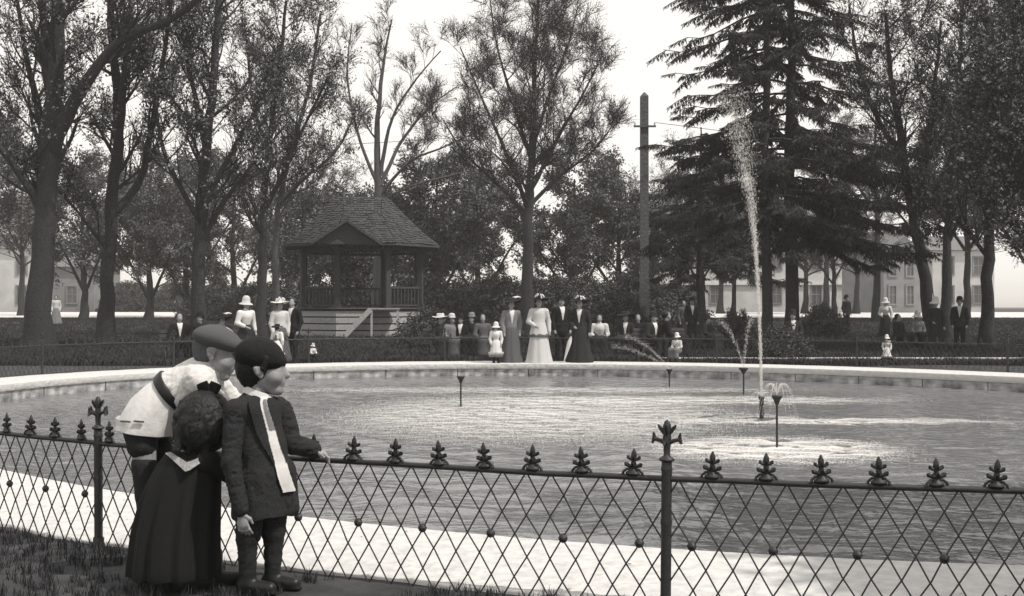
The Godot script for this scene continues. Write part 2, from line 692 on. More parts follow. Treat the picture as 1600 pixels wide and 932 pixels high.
func arched_door(b: Node3D, x: float, z: float, w: float, h: float) -> void:
	var g := Geo.new()
	var outer := arch_points(w + 0.7, h + 0.35, 14)
	var inner := arch_points(w, h, 14)
	for k in outer.size() - 1:
		var a: Vector2 = outer[k]
		var c: Vector2 = outer[k + 1]
		var e: Vector2 = inner[k]
		var f: Vector2 = inner[k + 1]
		g.quad(Vector3(a.x, a.y, 0.12), Vector3(c.x, c.y, 0.12), Vector3(f.x, f.y, 0.12), Vector3(e.x, e.y, 0.12))
		g.quad(Vector3(a.x, a.y, 0), Vector3(c.x, c.y, 0), Vector3(c.x, c.y, 0.12), Vector3(a.x, a.y, 0.12))
		g.quad(Vector3(e.x, e.y, 0.12), Vector3(f.x, f.y, 0.12), Vector3(f.x, f.y, 0), Vector3(e.x, e.y, 0))
	var surround := part("door_surround", g.mesh(), M.stone_trim, b, Transform3D(Basis.IDENTITY, Vector3(x, 0, z)))
	g = Geo.new()
	slab(g, inner, 0.005, 0.03)
	part("door", g.mesh(), M.door, surround)
	g = Geo.new()
	slab(g, arch_points(w * 0.86, w * 0.43, 12), 0.035, 0.05)
	part("fanlight", g.mesh(), M.glass_dark, surround, Transform3D(Basis.IDENTITY, Vector3(0, h - w * 0.5 + 0.03, 0)))

func buildings() -> void:
	var g: Geo
	# long pale public building behind the spruces
	var d := 122.0
	var b := thing("public_building", "long pale stuccoed building with arched doors behind the spruces", "building", at(1225, d, rise(d)))
	g = Geo.new()
	g.bx(Vector3(0, 4.0, -6), Vector3(25.0, 8.2, 12))
	part("wall", g.mesh(), M.stucco, b)
	g = Geo.new()
	g.bx(Vector3(0, 2.85, 0.08), Vector3(25.2, 0.28, 0.3))
	part("string_course", g.mesh(), M.stone_trim, b)
	g = Geo.new()
	g.bx(Vector3(0, 8.2, -5.9), Vector3(25.8, 0.45, 12.8))
	g.bx(Vector3(0, 8.6, -5.95), Vector3(25.2, 0.5, 12.2))
	part("cornice", g.mesh(), M.stone_trim, b)
	arched_door(b, at(1075, d).x - at(1225, d).x, 0.01, 2.0, 3.5)
	arched_door(b, at(1341, d).x - at(1225, d).x, 0.01, 1.7, 3.3)
	for px in [1118, 1213, 1276]:
		var x: float = at(px, d).x - at(1225, d).x
		window_parts(b, x, 0.9, 0.0, 0.95, 1.7)
		window_parts(b, x, 4.3, 0.0, 1.0, 2.0)
	for px in [1075, 1341]:
		window_parts(b, at(px, d).x - at(1225, d).x, 4.5, 0.0, 1.0, 2.0)
	# grey house with a gable end
	d = 104.0
	b = thing("gabled_house", "plain grey house with narrow windows beside the leaning tree", "house", at(1412, d, rise(d)), 0.18)
	g = Geo.new()
	g.bx(Vector3(0, 2.75, -4), Vector3(3.6, 5.5, 8))
	part("wall", g.mesh(), M.stucco_grey, b)
	g = Geo.new()
	var ga := [Vector2(-2.0, 5.4), Vector2(0, 6.5), Vector2(2.0, 5.4)]
	slab(g, ga, -8.2, 0.25)
	part("roof", g.mesh(), M.roofing, b)
	for x in [-1.0, 0.6]:
		window_parts(b, x, 3.2, 0.0, 0.6, 1.5)
		window_parts(b, x, 0.8, 0.0, 0.6, 1.5)
	# pale houses beyond the street on the other side
	d = 118.0
	for e in [[10.0, 7.0, 6.2, "tall pale house beyond the street behind thick tree trunk", M.stucco], [112.0, 4.2, 4.4, "small pale house between two thick tree trunks beyond street", M.stucco_grey], [1506.0, 6.0, 6.0, "small pale house behind the trees beside the grey gabled house", M.stucco]]:
		b = thing("street_house", e[3], "house", at(e[0], d, rise(d)))
		g = Geo.new()
		g.bx(Vector3(0, e[2] * 0.5, -4), Vector3(e[1], e[2], 8))
		part("wall", g.mesh(), e[4], b)
		g = Geo.new()
		var w: float = e[1] * 0.5 + 0.35
		g.quad(Vector3(-w, e[2], 0.4), Vector3(-w, e[2] + 1.6, -4), Vector3(w, e[2] + 1.6, -4), Vector3(w, e[2], 0.4))
		g.quad(Vector3(w, e[2], -8.4), Vector3(w, e[2] + 1.6, -4), Vector3(-w, e[2] + 1.6, -4), Vector3(-w, e[2], -8.4))
		for s in [-1.0, 1.0]:
			g.tri(Vector3(s * w, e[2], 0.4), Vector3(s * w, e[2] + 1.6, -4), Vector3(s * w, e[2], -8.4))
		g.quad(Vector3(-w, e[2] - 0.02, 0.4), Vector3(w, e[2] - 0.02, 0.4), Vector3(w, e[2] - 0.02, -8.4), Vector3(-w, e[2] - 0.02, -8.4))
		part("roof", g.mesh(), M.roofing, b)
		var n := int(e[1] / 3.0)
		for k in n:
			var x: float = (k - (n - 1) * 0.5) * 2.9
			window_parts(b, x, 0.9, 0.0, 0.9, 1.6)
			if e[2] > 5.5:
				window_parts(b, x, 3.7, 0.0, 0.9, 1.6)

func bandstand() -> void:
	var d := 55.0
	var b := thing("bandstand", "dark roofed wooden bandstand raised on a board-clad base with steps", "bandstand", at(565, d, rise(d) - 0.02), 0.14)
	var rad := 2.95
	var floor_y := 1.22
	var eave := 4.05
	var corner := []
	for k in 8:
		var a := TAU * (k + 0.5) / 8.0
		corner.append(Vector3(cos(a) * rad, 0, sin(a) * rad))
	# board cladding, each course a board on each side
	var board := Geo.new()
	board.bx(Vector3.ZERO, Vector3(rad * 2.0 * sin(PI / 8.0) + 0.03, 0.235, 0.05))
	var bm := board.mesh()
	var core := Geo.new()
	core.lathe([Vector2(0, 0), Vector2(rad - 0.12, 0), Vector2(rad - 0.12, floor_y - 0.01), Vector2(0, floor_y - 0.01)], 8, Transform3D(Basis(Vector3.UP, PI / 8.0), Vector3.ZERO))
	part("base_framing", core.mesh(), M.wood_dark, b)
	for k in 8:
		var a: Vector3 = corner[k]
		var c: Vector3 = corner[(k + 1) % 8]
		var mid := (a + c) * 0.5
		if mid.z < -0.5:
			continue
		var turn := atan2(mid.x, mid.z)
		for r in 4:
			if absf(mid.x) < 0.3 and r > 0 and false:
				continue
			part("board", bm, M.boards, b, Transform3D(Basis(Vector3.UP, turn) * Basis(Vector3.RIGHT, -0.10), mid + Vector3(0, 0.13 + r * 0.29, 0)))
	# floor
	var g := Geo.new()
	g.lathe([Vector2(0, floor_y - 0.06), Vector2(rad + 0.1, floor_y - 0.06), Vector2(rad + 0.1, floor_y + 0.04), Vector2(0, floor_y + 0.04)], 8, Transform3D(Basis(Vector3.UP, PI / 8.0), Vector3.ZERO))
	part("floor_deck", g.mesh(), M.wood_dark, b)
	# posts with brackets, balustrade
	g = Geo.new()
	g.bx(Vector3(0, (eave - floor_y) * 0.5, 0), Vector3(0.2, eave - floor_y, 0.2))
	g.bx(Vector3(0, 0.1, 0), Vector3(0.28, 0.2, 0.28))
	g.bx(Vector3(0, eave - floor_y - 0.35, 0), Vector3(0.27, 0.12, 0.27))
	var post := g.mesh()
	g = Geo.new()
	var side := rad * 2.0 * sin(PI / 8.0) - 0.25
	g.bx(Vector3(0, 0.92, 0), Vector3(side, 0.09, 0.1))
	g.bx(Vector3(0, 0.14, 0), Vector3(side, 0.07, 0.08))
	for q in 9:
		g.bx(Vector3((q - 4) * side / 9.0, 0.53, 0), Vector3(0.05, 0.72, 0.05))
	var rail := g.mesh()
	g = Geo.new()
	g.bx(Vector3(0, eave - floor_y - 0.28, 0), Vector3(side, 0.1, 0.06))
	for q in 12:
		g.bx(Vector3((q - 5.5) * side / 12.0, eave - floor_y - 0.14, 0), Vector3(0.06, 0.26, 0.04))
	var frieze := g.mesh()
	for k in 8:
		part("post", post, M.wood_dark, b, Transform3D(Basis(Vector3.UP, -TAU * (k + 0.5) / 8.0), corner[k] * 0.95 + Vector3(0, floor_y, 0)))
		var mid: Vector3 = (corner[k] + corner[(k + 1) % 8]) * 0.475
		var x := Transform3D(Basis(Vector3.UP, atan2(mid.x, mid.z)), mid + Vector3(0, floor_y, 0))
		if not (mid.z > 1.0 and absf(mid.x) < 0.5):
			part("balustrade", rail, M.wood_dark, b, x)
		part("frieze", frieze, M.wood_dark, b, x)
	# bell-cast roof, with a ridge and a front gable
	g = Geo.new()
	var rings := []
	for e in [[rad + 0.75, eave - 0.12, 0.0], [rad + 0.72, eave, 0.0], [rad + 0.1, eave + 0.42, 0.0], [2.0, eave + 1.35, 0.05], [0.9, eave + 2.0, 0.5], [0.35, eave + 2.18, 0.8], [0.02, eave + 2.2, 0.9]]:
		var ring := []
		for k in 9:
			var a := TAU * (k % 8 + 0.5) / 8.0
			ring.append(Vector3(cos(a) * e[0] + signf(cos(a)) * e[2], e[1], sin(a) * e[0]))
		rings.append(ring)
	for s in 8:
		g.tri(rings[0][s], rings[0][s + 1], Vector3(0, eave - 0.05, 0))
		g.quad(rings[0][s], rings[1][s], rings[1][s + 1], rings[0][s + 1])
	var roof := part("roof", g.mesh(), M.wood_dark, b)
	var shingles := Geo.new()      # courses of single shingles, uneven at the butts
	for k in range(1, rings.size() - 1):
		var courses := maxi(1, int(round(rings[k][0].distance_to(rings[k + 1][0]) / 0.16)))
		for s in 8:
			for q in courses:
				var f0 := q / float(courses)
				var f1 := (q + 1.0) / courses
				var a: Vector3 = rings[k][s].lerp(rings[k + 1][s], f0)
				var c: Vector3 = rings[k][s + 1].lerp(rings[k + 1][s + 1], f0)
				var a1: Vector3 = rings[k][s].lerp(rings[k + 1][s], f1)
				var c1: Vector3 = rings[k][s + 1].lerp(rings[k + 1][s + 1], f1)
				var out := (a1 - a).cross(c - a).normalized() * -1.0
				if out.y < 0.0:
					out = -out
				var n := maxi(1, int(a.distance_to(c) / 0.15))
				for e in n:
					var u0 := e / float(n)
					var u1 := (e + 0.94) / n
					var lift := out * rnd(0.02, 0.055)
					var butt: Vector3 = (a - a1) * rnd(-0.05, 0.35)
					var tone := rnd(0.55, 1.5)
					shingles.tint = Color(tone, tone, tone)
					var p0 := a.lerp(c, u0) + lift + butt
					var p1 := a.lerp(c, u1) + lift + butt
					var p2 := a1.lerp(c1, u1) + out * 0.008
					var p3 := a1.lerp(c1, u0) + out * 0.008
					shingles.quad(p0, p3, p2, p1)
					shingles.quad(p0 - lift, p0, p1, p1 - lift)
	var sh := part("shingles", shingles.mesh(true), M.shingle, roof)
	sh.set_meta("kind", "stuff")
	g = Geo.new()
	var fr := Transform3D(Basis(Vector3.UP, 0.0), Vector3(-0.7, eave, 2.3))
	for s in [-1.0, 1.0]:
		g.quad(fr * Vector3(s * 1.5, -0.05, 1.5), fr * Vector3(0, 0.95, 1.5), fr * Vector3(0, 0.95, -1.2), fr * Vector3(s * 1.5, -0.05, -1.2))
		g.quad(fr * Vector3(s * 1.5, -0.17, 1.5), fr * Vector3(0, 0.83, 1.5), fr * Vector3(0, 0.95, 1.5), fr * Vector3(s * 1.5, -0.05, 1.5))
	g.tri(fr * Vector3(-1.4, -0.1, 1.2), fr * Vector3(0, 0.88, 1.2), fr * Vector3(1.4, -0.1, 1.2))
	part("front_gable", g.mesh(), M.shingle, roof)
	# landing frame and steps to one side
	g = Geo.new()
	for x in [0.35, 1.45]:
		g.bx(Vector3(x, 0.6, 3.75), Vector3(0.09, 1.3, 0.09))
	g.bx(Vector3(0.9, 1.2, 3.75), Vector3(1.3, 0.08, 0.1))
	part("landing_frame", g.mesh(), M.wood_pale, b)
	g = Geo.new()
	g.bx(Vector3(0.9, 1.17, 3.3), Vector3(1.3, 0.06, 1.0))
	part("landing_deck", g.mesh(), M.wood_dark, b)
	var st := Node3D.new()
	st.name = "steps"
	b.add_child(st)
	st.position = Vector3(0.3, 0, 3.45)
	g = Geo.new()
	g.box(Transform3D(Basis(Vector3.BACK, 0.80), Vector3(-0.58, 0.58, 0.42)), Vector3(1.7, 0.2, 0.06))
	g.box(Transform3D(Basis(Vector3.BACK, 0.80), Vector3(-0.58, 0.58, -0.42)), Vector3(1.7, 0.2, 0.06))
	part("stringer", g.mesh(), M.wood_pale, st)
	g = Geo.new()
	g.bx(Vector3.ZERO, Vector3(0.26, 0.04, 0.8))
	var tread := g.mesh()
	for k in 5:
		part("tread", tread, M.wood_pale, st, Transform3D(Basis.IDENTITY, Vector3(-0.08 - k * 0.22, 1.02 - k * 0.21, 0)))

func utility_pole() -> void:
	var d := 47.0
	var b := thing("utility_pole", "tall square wooden pole with a pointed top beside the spruces", "pole", at(1007, d, rise(d) - 0.02))
	var g := Geo.new()
	var top := high(143, d) - rise(d)
	var rings := []
	for e in [[0.20, 0.0], [0.16, 3.0], [0.15, top - 0.16], [0.02, top]]:
		var r: float = e[0]
		rings.append([Vector3(-r, e[1], r), Vector3(r, e[1], r), Vector3(r, e[1], -r), Vector3(-r, e[1], -r), Vector3(-r, e[1], r)])
	for k in 3:
		for s in 4:
			g.quad(rings[k][s], rings[k + 1][s], rings[k + 1][s + 1], rings[k][s + 1])
	part("shaft", g.mesh(), M.pole, b)
	g = Geo.new()
	g.bx(Vector3(0.0, top - 1.35, 0.2), Vector3(0.86, 0.07, 0.08))
	part("crossarm", g.mesh(), M.pole, b)
	for s in [-0.38, 0.38]:
		g = Geo.new()
		g.lathe([Vector2(0, 0), Vector2(0.03, 0), Vector2(0.035, 0.07), Vector2(0.02, 0.12), Vector2(0, 0.13)], 8)
		part("insulator", g.mesh(), M.stone_trim, b, Transform3D(Basis.IDENTITY, Vector3(s, top - 1.3, 0.2)))
	g = Geo.new()
	var a := Vector3(0.38, top - 1.2, 0.2)
	var e := Vector3(30.0, top - 1.9, -6.0)
	var pts := PackedVector3Array()
	var rad := PackedFloat32Array()
	for k in 25:
		var t := k / 24.0
		pts.append(a.lerp(e, t) + Vector3(0, -2.2 * t * (1.0 - t), 0))
		rad.append(0.011)
	g.tube(pts, rad, 4)
	pts = PackedVector3Array()
	for k in 25:
		var t := k / 24.0
		pts.append(Vector3(-0.38, top - 1.2, 0.2).lerp(Vector3(-34.0, top - 1.0, -8.0), t) + Vector3(0, -2.4 * t * (1.0 - t), 0))
	g.tube(pts, rad, 4)
	part("wire", g.mesh(), M.wood_dark, b)

# ================= trees =============================================================
func leaf_spray(seed_: int, leaves: int, leaf: float, spread: float, twig_tone: float, leaf_tone: float, twigs := 6, thick_ := 0.011) -> ArrayMesh:
	var key := "spray%d_%d_%f_%f_%f" % [seed_, leaves, leaf, spread, leaf_tone]
	if cache.has(key):
		return cache[key]
	var r := RandomNumberGenerator.new()
	r.seed = seed_
	var g := Geo.new()
	var tips := []
	g.tint = grey(twig_tone)
	for k in twigs:
		var a := Vector3(0, k * 0.5 / twigs, 0) if k > 0 else Vector3.ZERO
		var dir := Vector3(r.randf_range(-1, 1) * spread, r.randf_range(0.4, 1.0), r.randf_range(-1, 1) * spread).normalized()
		if k == 0:
			dir = Vector3.UP
		var l := r.randf_range(0.3, 0.55) if k > 0 else 0.75
		var bend := Vector3(r.randf_range(-0.1, 0.1), 0.05, r.randf_range(-0.1, 0.1))
		g.tube(PackedVector3Array([a, a + dir * l * 0.5 + bend * 0.3, a + dir * l + bend]), PackedFloat32Array([thick_, thick_ * 0.75, thick_ * 0.4]), 3, false)
		tips.append([a, dir * l + bend])
	for k in leaves:
		var t: Array = tips[r.randi() % tips.size()]
		var p: Vector3 = t[0] + t[1] * r.randf_range(0.3, 1.05) + Vector3(r.randf_range(-1, 1), r.randf_range(-1, 1), r.randf_range(-1, 1)) * 0.08
		var u := Vector3(r.randf_range(-1, 1), r.randf_range(-1, 0.6), r.randf_range(-1, 1)).normalized()
		var w := u.cross(Vector3(r.randf_range(-1, 1), r.randf_range(-1, 1), r.randf_range(-1, 1))).normalized()
		var s := leaf * r.randf_range(0.6, 1.3)
		g.tint = grey(leaf_tone * r.randf_range(0.6, 1.4))
		var up := u.cross(w) * s * 0.12
		g.tri(p, p + u * s * 0.5 + w * s * 0.36 + up, p + u * s)
		g.tri(p, p + u * s, p + u * s * 0.5 - w * s * 0.36 + up)
	cache[key] = g.mesh(true)
	return cache[key]

class Growth:
	var wood: RefCounted
	var sprays: Array = []
	var keep := 1.0
	var tints: Array = []

func grow(t: Growth, p: Vector3, dir: Vector3, length: float, radius: float, depth: int, up: float, spread: float) -> void:
	var segs := 4 if depth > 1 else 3
	var pts := PackedVector3Array([p])
	var rad := PackedFloat32Array([radius])
	var q := p
	var dd := dir
	for k in segs:
		dd = (dd + Vector3(rnd(-1, 1), rnd(-1, 1) + up, rnd(-1, 1)) * 0.17).normalized()
		q += dd * length / segs
		pts.append(q)
		rad.append(lerpf(radius, radius * 0.35, (k + 1.0) / segs))
	t.wood.tube(pts, rad, 5 if radius > 0.05 else (4 if radius > 0.02 else 3), false)
	if depth <= 0:
		if rnd(0, 1) > t.keep:
			return
		var n := 4
		for k in n:
			var f := (k + 1.0) / n
			var b := pts[mini(segs, int(f * segs))]
			var sd := (dd + Vector3(rnd(-1, 1), rnd(-0.7, 1), rnd(-1, 1)) * 0.8).normalized()
			add_spray(t, b, sd, rnd(0.8, 1.35))
		return
	var kids := 5 if depth > 1 else 4
	for k in kids:
		var f := lerpf(0.25, 1.0, (k + rnd(0, 1)) / kids)
		var fi := f * segs
		var b := pts[int(fi)].lerp(pts[mini(int(fi) + 1, segs)], fi - int(fi))
		var side := Vector3(rnd(-1, 1), rnd(-0.6, 0.9), rnd(-1, 1)).normalized()
		var nd := (dd + side * spread + Vector3(0, up * 0.4, 0)).normalized()
		grow(t, b, nd, length * rnd(0.5, 0.75), radius * lerpf(0.5, 0.3, f), depth - 1, up, spread)

func add_spray(t: Growth, p: Vector3, dir: Vector3, s: float) -> void:
	var side := dir.cross(Vector3(rnd(-1, 1), rnd(-1, 1), rnd(-1, 1))).normalized()
	var bs := Basis(side, dir, side.cross(dir)).scaled(Vector3.ONE * s)
	t.sprays.append(Transform3D(bs, p))
	var v := rnd(0.7, 1.25)
	t.tints.append(Color(v, v, v))

# limbs: [[points px,py,depth offset]..., r0, r1, first share, kids, kid length]
func tree(called: String, label: String, px: float, d: float, limbs: Array, spray: Mesh, keep: float, up := 0.35, spread := 0.9, bark: Material = null, group := "park trees") -> Node3D:
	var o := thing(called, label, "tree", at(px, d, rise(d) - 0.05), 0.0, group)
	var t := Growth.new()
	t.wood = Geo.new()
	t.keep = keep
	for l in limbs:
		var ctrl: Array = l[0]
		var curve := Curve3D.new()
		for k in ctrl.size():
			var c: Array = ctrl[k]
			var p := Vector3((c[0] - px) / F * d, high(c[1], d) - rise(d) + 0.05, c[2])
			if k == 0 and c.size() > 3:
				p.y = 0.0
			var pv: Array = ctrl[maxi(0, k - 1)]
			var nx: Array = ctrl[mini(ctrl.size() - 1, k + 1)]
			var tg := Vector3((nx[0] - pv[0]) / F * d, (pv[1] - nx[1]) / F * d, nx[2] - pv[2]) * 0.16
			curve.add_point(p, -tg, tg)
		var n := maxi(5, int(curve.get_baked_length() / 0.6))
		var pts := PackedVector3Array()
		var rad := PackedFloat32Array()
		for k in n + 1:
			var f := k / float(n)
			var r := lerpf(l[1], l[2], pow(f, 0.8))
			if ctrl[0].size() > 3 and f < 0.2:
				r += l[1] * 0.75 * pow(1.0 - f / 0.2, 3.0) * 0.6
			var w := Vector3(rnd(-1, 1), 0, rnd(-1, 1)) * minf(0.05, r * 0.25)
			pts.append(curve.sample_baked(f * curve.get_baked_length()) + w)
			rad.append(r * rnd(0.94, 1.06))
		t.wood.tube(pts, rad, 10 if l[1] > 0.2 else 7, false)
		var kids: int = l[4]
		for k in kids:
			var f := lerpf(l[3], 1.0, (k + rnd(0.0, 1.0)) / kids)
			var fi := f * n
			var b := pts[mini(int(fi), n)]
			var dir := (pts[mini(int(fi) + 1, n)] - pts[maxi(0, int(fi) - 1)]).normalized()
			var a := rnd(0, TAU)
			var out := Vector3(cos(a), rnd(-0.1, 0.6), sin(a))
			grow(t, b, (dir * 0.7 + out * spread).normalized(), l[5] * rnd(0.7, 1.15) * lerpf(1.0, 0.6, f), clampf(rad[mini(int(fi), n)] * 0.45, 0.02, 0.12), 2, up, spread)
	part("trunk", t.wood.mesh(), bark if bark else M.bark, o)
	var crown := copies("crown", spray, M.leaf, t.sprays, t.tints, o)
	crown.set_meta("kind", "stuff")
	return o

func spruce_spray() -> ArrayMesh:
	var r := RandomNumberGenerator.new()
	r.seed = 5
	var g := Geo.new()
	g.tint = grey(0.03)
	g.tube(PackedVector3Array([Vector3.ZERO, Vector3(0, -0.03, 0.45), Vector3(0, -0.12, 0.9)]), PackedFloat32Array([0.02, 0.014, 0.006]), 4, false)
	for k in 34:
		var z := 0.05 + 0.85 * k / 34.0
		var s := -1.0 if k % 2 else 1.0
		var a := Vector3(0, -0.12 * z * z, z)
		var l := r.randf_range(0.16, 0.42) * (1.1 - z * 0.6)
		var tip := a + Vector3(s * r.randf_range(0.2, 0.9), -r.randf_range(0.5, 1.3), r.randf_range(0.0, 0.7)).normalized() * l
		var w := Vector3(r.randf_range(-1, 1), r.randf_range(-0.3, 0.3), r.randf_range(-1, 1)).normalized() * r.randf_range(0.016, 0.034)
		g.tint = grey(0.032 * r.randf_range(0.5, 1.6))
		var mid := a.lerp(tip, 0.45)
		g.tri(a, mid + w, tip)
		g.tri(a, tip, mid - w)
		for q in 3:
			var b := a.lerp(tip, 0.25 + q * 0.25)
			var e := b + Vector3(r.randf_range(-1, 1), -r.randf_range(0.4, 1.2), r.randf_range(-0.6, 1)).normalized() * l * 0.4
			var ww := Vector3(r.randf_range(-1, 1), 0, r.randf_range(-1, 1)).normalized() * 0.016
			g.tri(b - ww, b + ww, e)
	return g.mesh(true)

func spruce(label: String, px: float, d: float, radius: float, low: float, tall: float, reach: float, spray: Mesh) -> void:
	var o := thing("spruce_tree", label, "tree", at(px, d, rise(d) - 0.05), 0.0, "spruces beyond the pool")
	var g := Geo.new()
	var pts := PackedVector3Array()
	var rad := PackedFloat32Array()
	for k in 15:
		var f := k / 14.0
		pts.append(Vector3(0.05 * sin(k * 1.1), f * tall, 0.05 * cos(k * 0.9)))
		rad.append(lerpf(radius, 0.03, f) + (radius * 0.35 if k == 0 else 0.0))
	g.tube(pts, rad, 10, false)
	var xs := []
	var ts := []
	var y := low
	var turn := 0.0
	while y < tall - 0.5:
		var f := (y - low) / (tall - low)
		var n := 5
		turn += 0.7
		for k in n:
			if rnd(0, 1) < 0.10:
				continue
			var a := turn + TAU * k / n + rnd(-0.3, 0.3)
			var l := reach * (1.0 - 0.8 * f) * rnd(0.7, 1.15)
			var out := Vector3(cos(a), 0, sin(a))
			var bp := PackedVector3Array()
			var br := PackedFloat32Array()
			var drop := rnd(0.20, 0.42)
			var y0 := y + rnd(-0.2, 0.2)
			for q in 7:
				var t := q / 6.0
				bp.append(Vector3(0, y0, 0) + out * l * t + Vector3(0, 0.08 * l * t - drop * l * sin(t * 2.2) * t + 0.12 * l * maxf(0.0, t - 0.7), 0))
				br.append(lerpf(0.045, 0.010, t))
			g.tube(bp, br, 4, false)
			var m := int(l * (5.2 if f < 0.25 else 3.6)) + 2
			for q in m:
				var t := 0.12 + 0.88 * (q + rnd(0, 0.9)) / m
				var fi := t * 6.0
				var p := bp[mini(int(fi), 6)].lerp(bp[mini(int(fi) + 1, 6)], fi - int(fi))
				var yaw := -a + PI * 0.5 + (rnd(-1.15, 1.15) if t < 0.93 else rnd(-0.2, 0.2))
				var bs := Basis(Vector3.UP, yaw) * Basis(Vector3.RIGHT, rnd(-0.1, 0.5))
				xs.append(Transform3D(bs.scaled(Vector3.ONE * rnd(0.7, 1.35) * lerpf(1.0, 0.75, t)), p))
				var v := rnd(0.6, 1.35)
				ts.append(Color(v, v, v))
		y += rnd(0.55, 0.85)
	part("trunk", g.mesh(), M.bark, o)
	copies("crown", spray, M.needle, xs, ts, o).set_meta("kind", "stuff")

func trees() -> void:
	var fine := leaf_spray(1, 16, 0.105, 0.85, 0.025, 0.17, 8, 0.009)
	var pale := leaf_spray(2, 9, 0.075, 0.85, 0.03, 0.26, 8, 0.009)
	var sparse := leaf_spray(3, 4, 0.07, 0.9, 0.03, 0.13, 7, 0.009)
	var thick := leaf_spray(4, 34, 0.14, 1.0, 0.025, 0.12)
	# thick forked tree at one end
	tree("forked_tree", "thickest dark trunk, forking with a heavy slanting limb", 62, 40, [
		[[[58, 540, 0, 1], [64, 420, 0], [72, 300, 0], [78, 215, 0], [88, 120, 0.2], [98, 0, 0.5], [110, -130, 0.5]], 0.46, 0.16, 0.3, 16, 2.6],
		[[[80, 235, 0], [112, 185, 0.4], [150, 130, 0.8], [205, 75, 1.2], [300, 40, 1.6], [380, -30, 2.0]], 0.26, 0.06, 0.35, 14, 2.2],
		[[[80, 150, 0], [62, 80, -0.3], [56, 0, -0.5], [40, -120, -0.8]], 0.2, 0.06, 0.2, 9, 2.2],
		[[[66, 330, 0], [30, 260, 0.5], [-20, 200, 0.8], [-80, 150, 1.0]], 0.16, 0.05, 0.2, 12, 2.2],
		[[[74, 250, 0], [40, 160, -1.0], [10, 60, -1.4], [-10, -60, -1.5]], 0.16, 0.05, 0.2, 12, 2.2]], fine, 0.13)
	tree("forked_tree", "dark tree parting into two upright stems, next to thickest trunk", 166, 43, [
		[[[164, 538, 0, 1], [168, 420, 0], [176, 300, 0], [184, 210, 0], [178, 100, 0], [170, 0, 0], [172, -120, 0]], 0.30, 0.10, 0.35, 16, 2.2],
		[[[182, 230, 0], [196, 150, 0.4], [208, 60, 0.6], [222, -60, 0.8]], 0.18, 0.07, 0.2, 10, 2.0],
		[[[178, 330, 0], [212, 280, -0.5], [228, 190, -0.7], [244, 90, -0.7], [262, -40, -0.7]], 0.16, 0.06, 0.2, 12, 2.0],
		[[[172, 400, 0], [130, 330, 0.8], [100, 290, 1.2]], 0.08, 0.03, 0.3, 6, 1.6]], fine, 0.13)
	tree("upright_tree", "straight dark tree with many upswept boughs behind dark seated group", 310, 42, [
		[[[306, 536, 0, 1], [310, 440, 0], [314, 330, 0], [322, 220, 0], [334, 110, 0], [340, 0, 0], [345, -120, 0]], 0.28, 0.08, 0.3, 26, 2.6],
		[[[314, 350, 0], [285, 290, 0.5], [262, 230, 0.8], [250, 120, 0.9]], 0.11, 0.04, 0.2, 8, 1.8],
		[[[316, 380, 0], [350, 320, 0.3], [392, 270, 0.6], [440, 200, 0.8]], 0.11, 0.04, 0.2, 8, 1.8],
		[[[318, 320, 0], [352, 240, -0.6], [392, 160, -0.9], [420, 60, -1.0]], 0.12, 0.04, 0.2, 9, 1.8],
		[[[324, 240, 0], [300, 150, -0.4], [280, 60, -0.6], [276, -50, -0.6]], 0.12, 0.04, 0.2, 9, 1.8]], fine, 0.13)
	tree("slender_tree", "slender tree with darkest bark beside the bandstand, of two near straw-hatted person", 407, 50, [
		[[[406, 528, 0, 1], [409, 420, 0], [412, 320, 0], [420, 220, 0], [436, 110, 0], [446, 0, 0]], 0.24, 0.06, 0.3, 18, 2.4],
		[[[412, 330, 0], [446, 270, 0.4], [480, 200, 0.7], [520, 120, 0.9]], 0.11, 0.04, 0.2, 9, 2.0],
		[[[418, 240, 0], [392, 160, -0.4], [380, 60, -0.5]], 0.1, 0.04, 0.2, 8, 2.0]], fine, 0.13)
	tree("slender_tree", "slender paler-barked tree standing close against the bandstand's side", 436, 51.5, [
		[[[432, 527, 0, 1], [430, 420, 0], [434, 330, 0], [452, 240, 0], [482, 140, 0], [500, 20, 0]], 0.2, 0.05, 0.3, 18, 2.4],
		[[[436, 320, 0], [480, 280, 0.6], [530, 240, 0.9], [560, 180, 1.0]], 0.1, 0.03, 0.2, 9, 1.9]], fine, 0.13, 0.35, 0.9, M.bark_pale)
	tree("bare_tree", "nearly leafless tree with fanned bare limbs behind the bandstand", 592, 66, [
		[[[592, 512, 0, 1], [592, 420, 0], [592, 330, 0], [588, 255, 0], [590, 180, 0], [600, 90, 0], [612, 30, 0]], 0.40, 0.04, 0.6, 8, 1.8],
		[[[594, 275, 0], [612, 190, 0.4], [650, 130, 0.8], [690, 85, 1.0]], 0.13, 0.03, 0.35, 7, 1.5],
		[[[594, 290, 0], [625, 220, -0.5], [668, 165, -0.7], [712, 130, -0.9]], 0.13, 0.03, 0.35, 7, 1.5],
		[[[594, 305, 0], [640, 255, 0.5], [690, 235, 0.9], [735, 215, 1.0]], 0.11, 0.03, 0.35, 6, 1.4],
		[[[594, 315, 0], [640, 290, -0.4], [690, 275, -0.8], [740, 262, -1.0]], 0.1, 0.03, 0.35, 6, 1.4],
		[[[590, 290, 0], [560, 210, 0.5], [545, 120, 0.7], [552, 40, 0.7]], 0.11, 0.03, 0.3, 7, 1.6]], sparse, 0.12, 0.5, 0.7, M.bark_pale)
